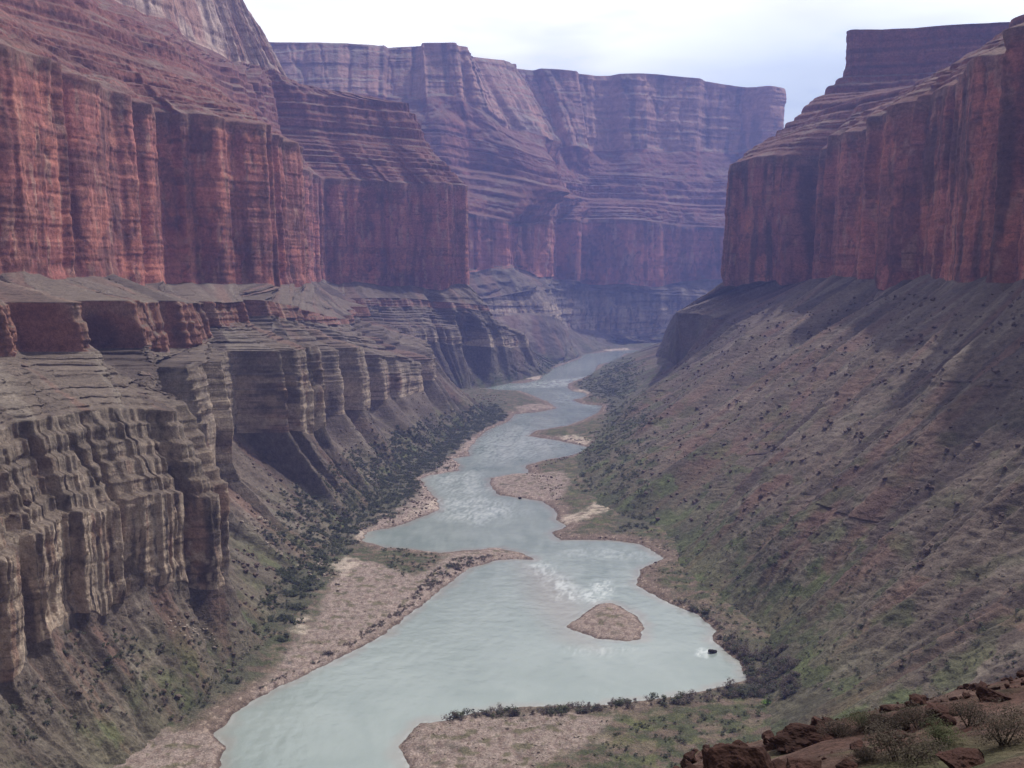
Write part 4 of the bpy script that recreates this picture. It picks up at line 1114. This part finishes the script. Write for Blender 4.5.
for zi, (lab, grp, poly, dens, (w0, w1), k) in enumerate(RZ):
    m = inside([(float(a), float(b)) for a, b in poly], PXY[0], PXY[1])
    idx = np.nonzero(m)[0]
    clump = sm(-0.2, 0.5, fbm(SP[idx, 0] / 12, SP[idx, 1] / 12, SP[idx, 2] / 12, 350 + zi, 3)) * 1.6 + 0.1
    take = idx[rng.random(len(idx)) < AR[idx] * dens * clump]
    for i in take:
        w = w0 + (w1 - w0) * rng.random() ** 4.5
        rocks.append((SP[i, 0], SP[i, 1], SP[i, 2], w, k, zi, w / PXY[2][i]))
rocks.sort(key=lambda p: -p[6])
print('rocks', len(rocks))
RKM = [[raw_mesh('boulder', *rock_shape(3, 600 + 10 * k + q, (0.55, 0.5, 0.42) if k == 0 else (0.62, 0.48, 0.26), 10, 0.14), [(M_BROWNROCK, M_PALEROCK)[k]]) for q in range(5)] for k in range(2)]
N_RK = 275
for (x, y, z, w, k, zi, a) in rocks[:N_RK]:
    o = link('boulder' if k == 0 else 'fallen_rock', RKM[k][rng.integers(5)])
    o.location = (x, y, z)
    o.rotation_euler = (0.3 * rng.normal(), 0.3 * rng.normal(), rng.random() * 6.28)
    o.scale = (w, w * (0.8 + 0.4 * rng.random()), w * (0.8 + 0.4 * rng.random()))
    tag(o, RZ[zi][0], 'boulder' if k == 0 else 'rock', RZ[zi][1])
for k, nm in ((0, 'brown_rubble'), (1, 'pale_rubble')):
    Vs, Fs, off = [], [], 0
    for q in range(3):
        v, f = rock_shape(1, 700 + 10 * k + q, (0.55, 0.5, 0.42) if k == 0 else (0.6, 0.48, 0.3), 6, 0.2)
        T = [(x, y, z, rng.random() * 6.28, w, w * (0.7 + 0.5 * rng.random()), w * (0.7 + 0.5 * rng.random())) for (x, y, z, w, kk, zi, a) in rocks[N_RK:] if kk == k][q::3]
        if T:
            P, FF = merge_many(v, f, T)
            Vs.append(P); Fs.append(FF + off); off += len(P)
    o = link(nm, raw_mesh(nm, np.concatenate(Vs), np.concatenate(Fs), [(M_BROWNROCK, M_PALEROCK)[k]]))
    o['kind'] = 'stuff'

# rocks standing in the river
for (px_, py_, w, lab) in ((712, 653, 5.0, 'dark wet rock breaking the current near the right shore'),
                           (520, 499, 4.0, 'small dark rock in the river below the rounded gravel bar')):
    x, y = wz(px_, py_)
    o = link('river_rock', raw_mesh('river_rock', *rock_shape(3, int(px_), (0.6, 0.35, 0.3), 9, 0.12), [M_WETROCK], smooth=False))
    o.location = (x, y, -0.1); o.scale = (w, w, w)
    tag(o, lab, 'rock')

# ---- the near hillside: red boulders, broken rock and bushes
def on_hill(px_, py_):
    xc, yc = (px_ - CX) / F_PX, -(py_ - CY) / F_PX
    dy, dz = CA + yc * SA, -SA + yc * CA
    for D in np.linspace(8, 160, 3000):
        x, z = xc * D / dy, H_CAM + dz * D / dy
        if z <= float(hill_z(np.array([x]), np.array([float(D)]))[0]):
            return x, D, z
    return None
FB = [  # px, py of the foot, width in px, squash, seed, label
    (742, 790, 100, (0.55, 0.5, 0.42), 21, 'big dark red boulder at the very bottom, lower left of the hillside rocks'),
    (812, 742, 76, (0.55, 0.5, 0.26), 22, 'long low red boulder on the brow of the near hillside'),
    (776, 752, 26, (0.55, 0.5, 0.45), 23, 'small red boulder at the left end of the long low boulder'),
    (804, 774, 48, (0.55, 0.5, 0.46), 24, 'blocky red boulder right of the big dark one'),
    (846, 768, 24, (0.5, 0.5, 0.4), 25, 'fist-shaped red stone on the bare path of the near hillside'),
    (856, 748, 20, (0.5, 0.5, 0.4), 26, 'small red stone on the far edge of the bare path'),
    (880, 728, 34, (0.55, 0.5, 0.42), 27, 'rust red boulder at the left of the rocks climbing the hillside'),
    (906, 722, 36, (0.5, 0.5, 0.42), 28, 'red boulder on the hillside brow close by the bushes'),
    (945, 716, 40, (0.6, 0.5, 0.36), 29, 'broad red boulder farther right on the hillside brow'),
    (992, 702, 44, (0.55, 0.5, 0.4), 30, 'square red boulder at the right end of the hillside brow'),
    (965, 766, 56, (0.6, 0.5, 0.32), 31, 'flat red boulder low on the right of the hillside'),
]
for (px_, py_, wpx, sq, sd, lab) in FB:
    h_ = on_hill(px_, py_)
    if h_ is None:
        print('no hill at', px_, py_); continue
    x, y, z = h_
    w = wpx * math.hypot(y, z - H_CAM) / F_PX
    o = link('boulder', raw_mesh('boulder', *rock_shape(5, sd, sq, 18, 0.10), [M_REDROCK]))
    o.location = (x, y, z - 0.20 * w)
    o.rotation_euler = (0.05, -0.08, sd * 1.3)
    o.scale = (w, w, w)
    tag(o, lab, 'boulder')
T = [[], [], []]
for i in range(5000):
    x, y = rng.uniform(4, 60), rng.uniform(22, 85)
    w = 0.10 + 0.6 * rng.random() ** 5
    if fbm(np.array([x / 6]), np.array([y / 6]), 0, 371, 3)[0] + 0.15 > 0:
        T[i % 3].append((x, y, float(hill_z(np.array([x]), np.array([y]))[0]), rng.random() * 6.28, w, w * (0.7 + 0.5 * rng.random()), w))
Vs, Fs, off = [], [], 0
for q in range(3):
    v, f = rock_shape(2, 740 + q, (0.55, 0.5, 0.42), 8, 0.2)
    P, FF = merge_many(v, f, T[q]); Vs.append(P); Fs.append(FF + off); off += len(P)
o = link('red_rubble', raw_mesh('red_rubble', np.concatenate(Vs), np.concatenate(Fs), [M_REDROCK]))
o['kind'] = 'stuff'

FS = [(888, 738, 40, 1, 'round grey-brown bush between the red hillside boulders'), (903, 772, 66, 1, 'wide grey-brown bush at the bottom of the near hillside'),
      (866, 762, 26, 1, 'small dry bush on the bare path of the near hillside'), (1004, 742, 52, 2, 'dark bush at the right edge of the near hillside'),
      (838, 738, 30, 1, 'low grey-brown bush behind the long low boulder'), (918, 728, 36, 2, 'dark bush on the hillside brow behind the red boulder'),
      (970, 726, 40, 1, 'grey-brown bush on the hillside brow right of the broad boulder'), (862, 726, 28, 0, 'small green bush on the brow at the end of the bare path'),
      (940, 742, 34, 0, 'small green bush beside the flat red boulder')]
for i, (px_, py_, wpx, k, lab) in enumerate(FS):
    h_ = on_hill(px_, py_)
    if h_ is None:
        print('no hill at', px_, py_); continue
    x, y, z = h_
    w = wpx * y / F_PX
    root = bpy.data.objects.new('bush', None)
    COL.objects.link(root)
    root.location = (x, y, z - 0.05)
    root.scale = (w * 1.1, w * 1.1, w * 1.05)
    tag(root, lab, 'bush')
    v, f, mi = shrub_shape(900 + i, 3600, 0.017, 16, 9, 0.85)
    link('foliage', raw_mesh('foliage', v, f[mi == 0], [(M_GREEN, M_DRYBUSH, M_DRYBUSH)[k]]), root)
    link('stems', raw_mesh('stems', v, f[mi == 1], [M_TWIG]), root)
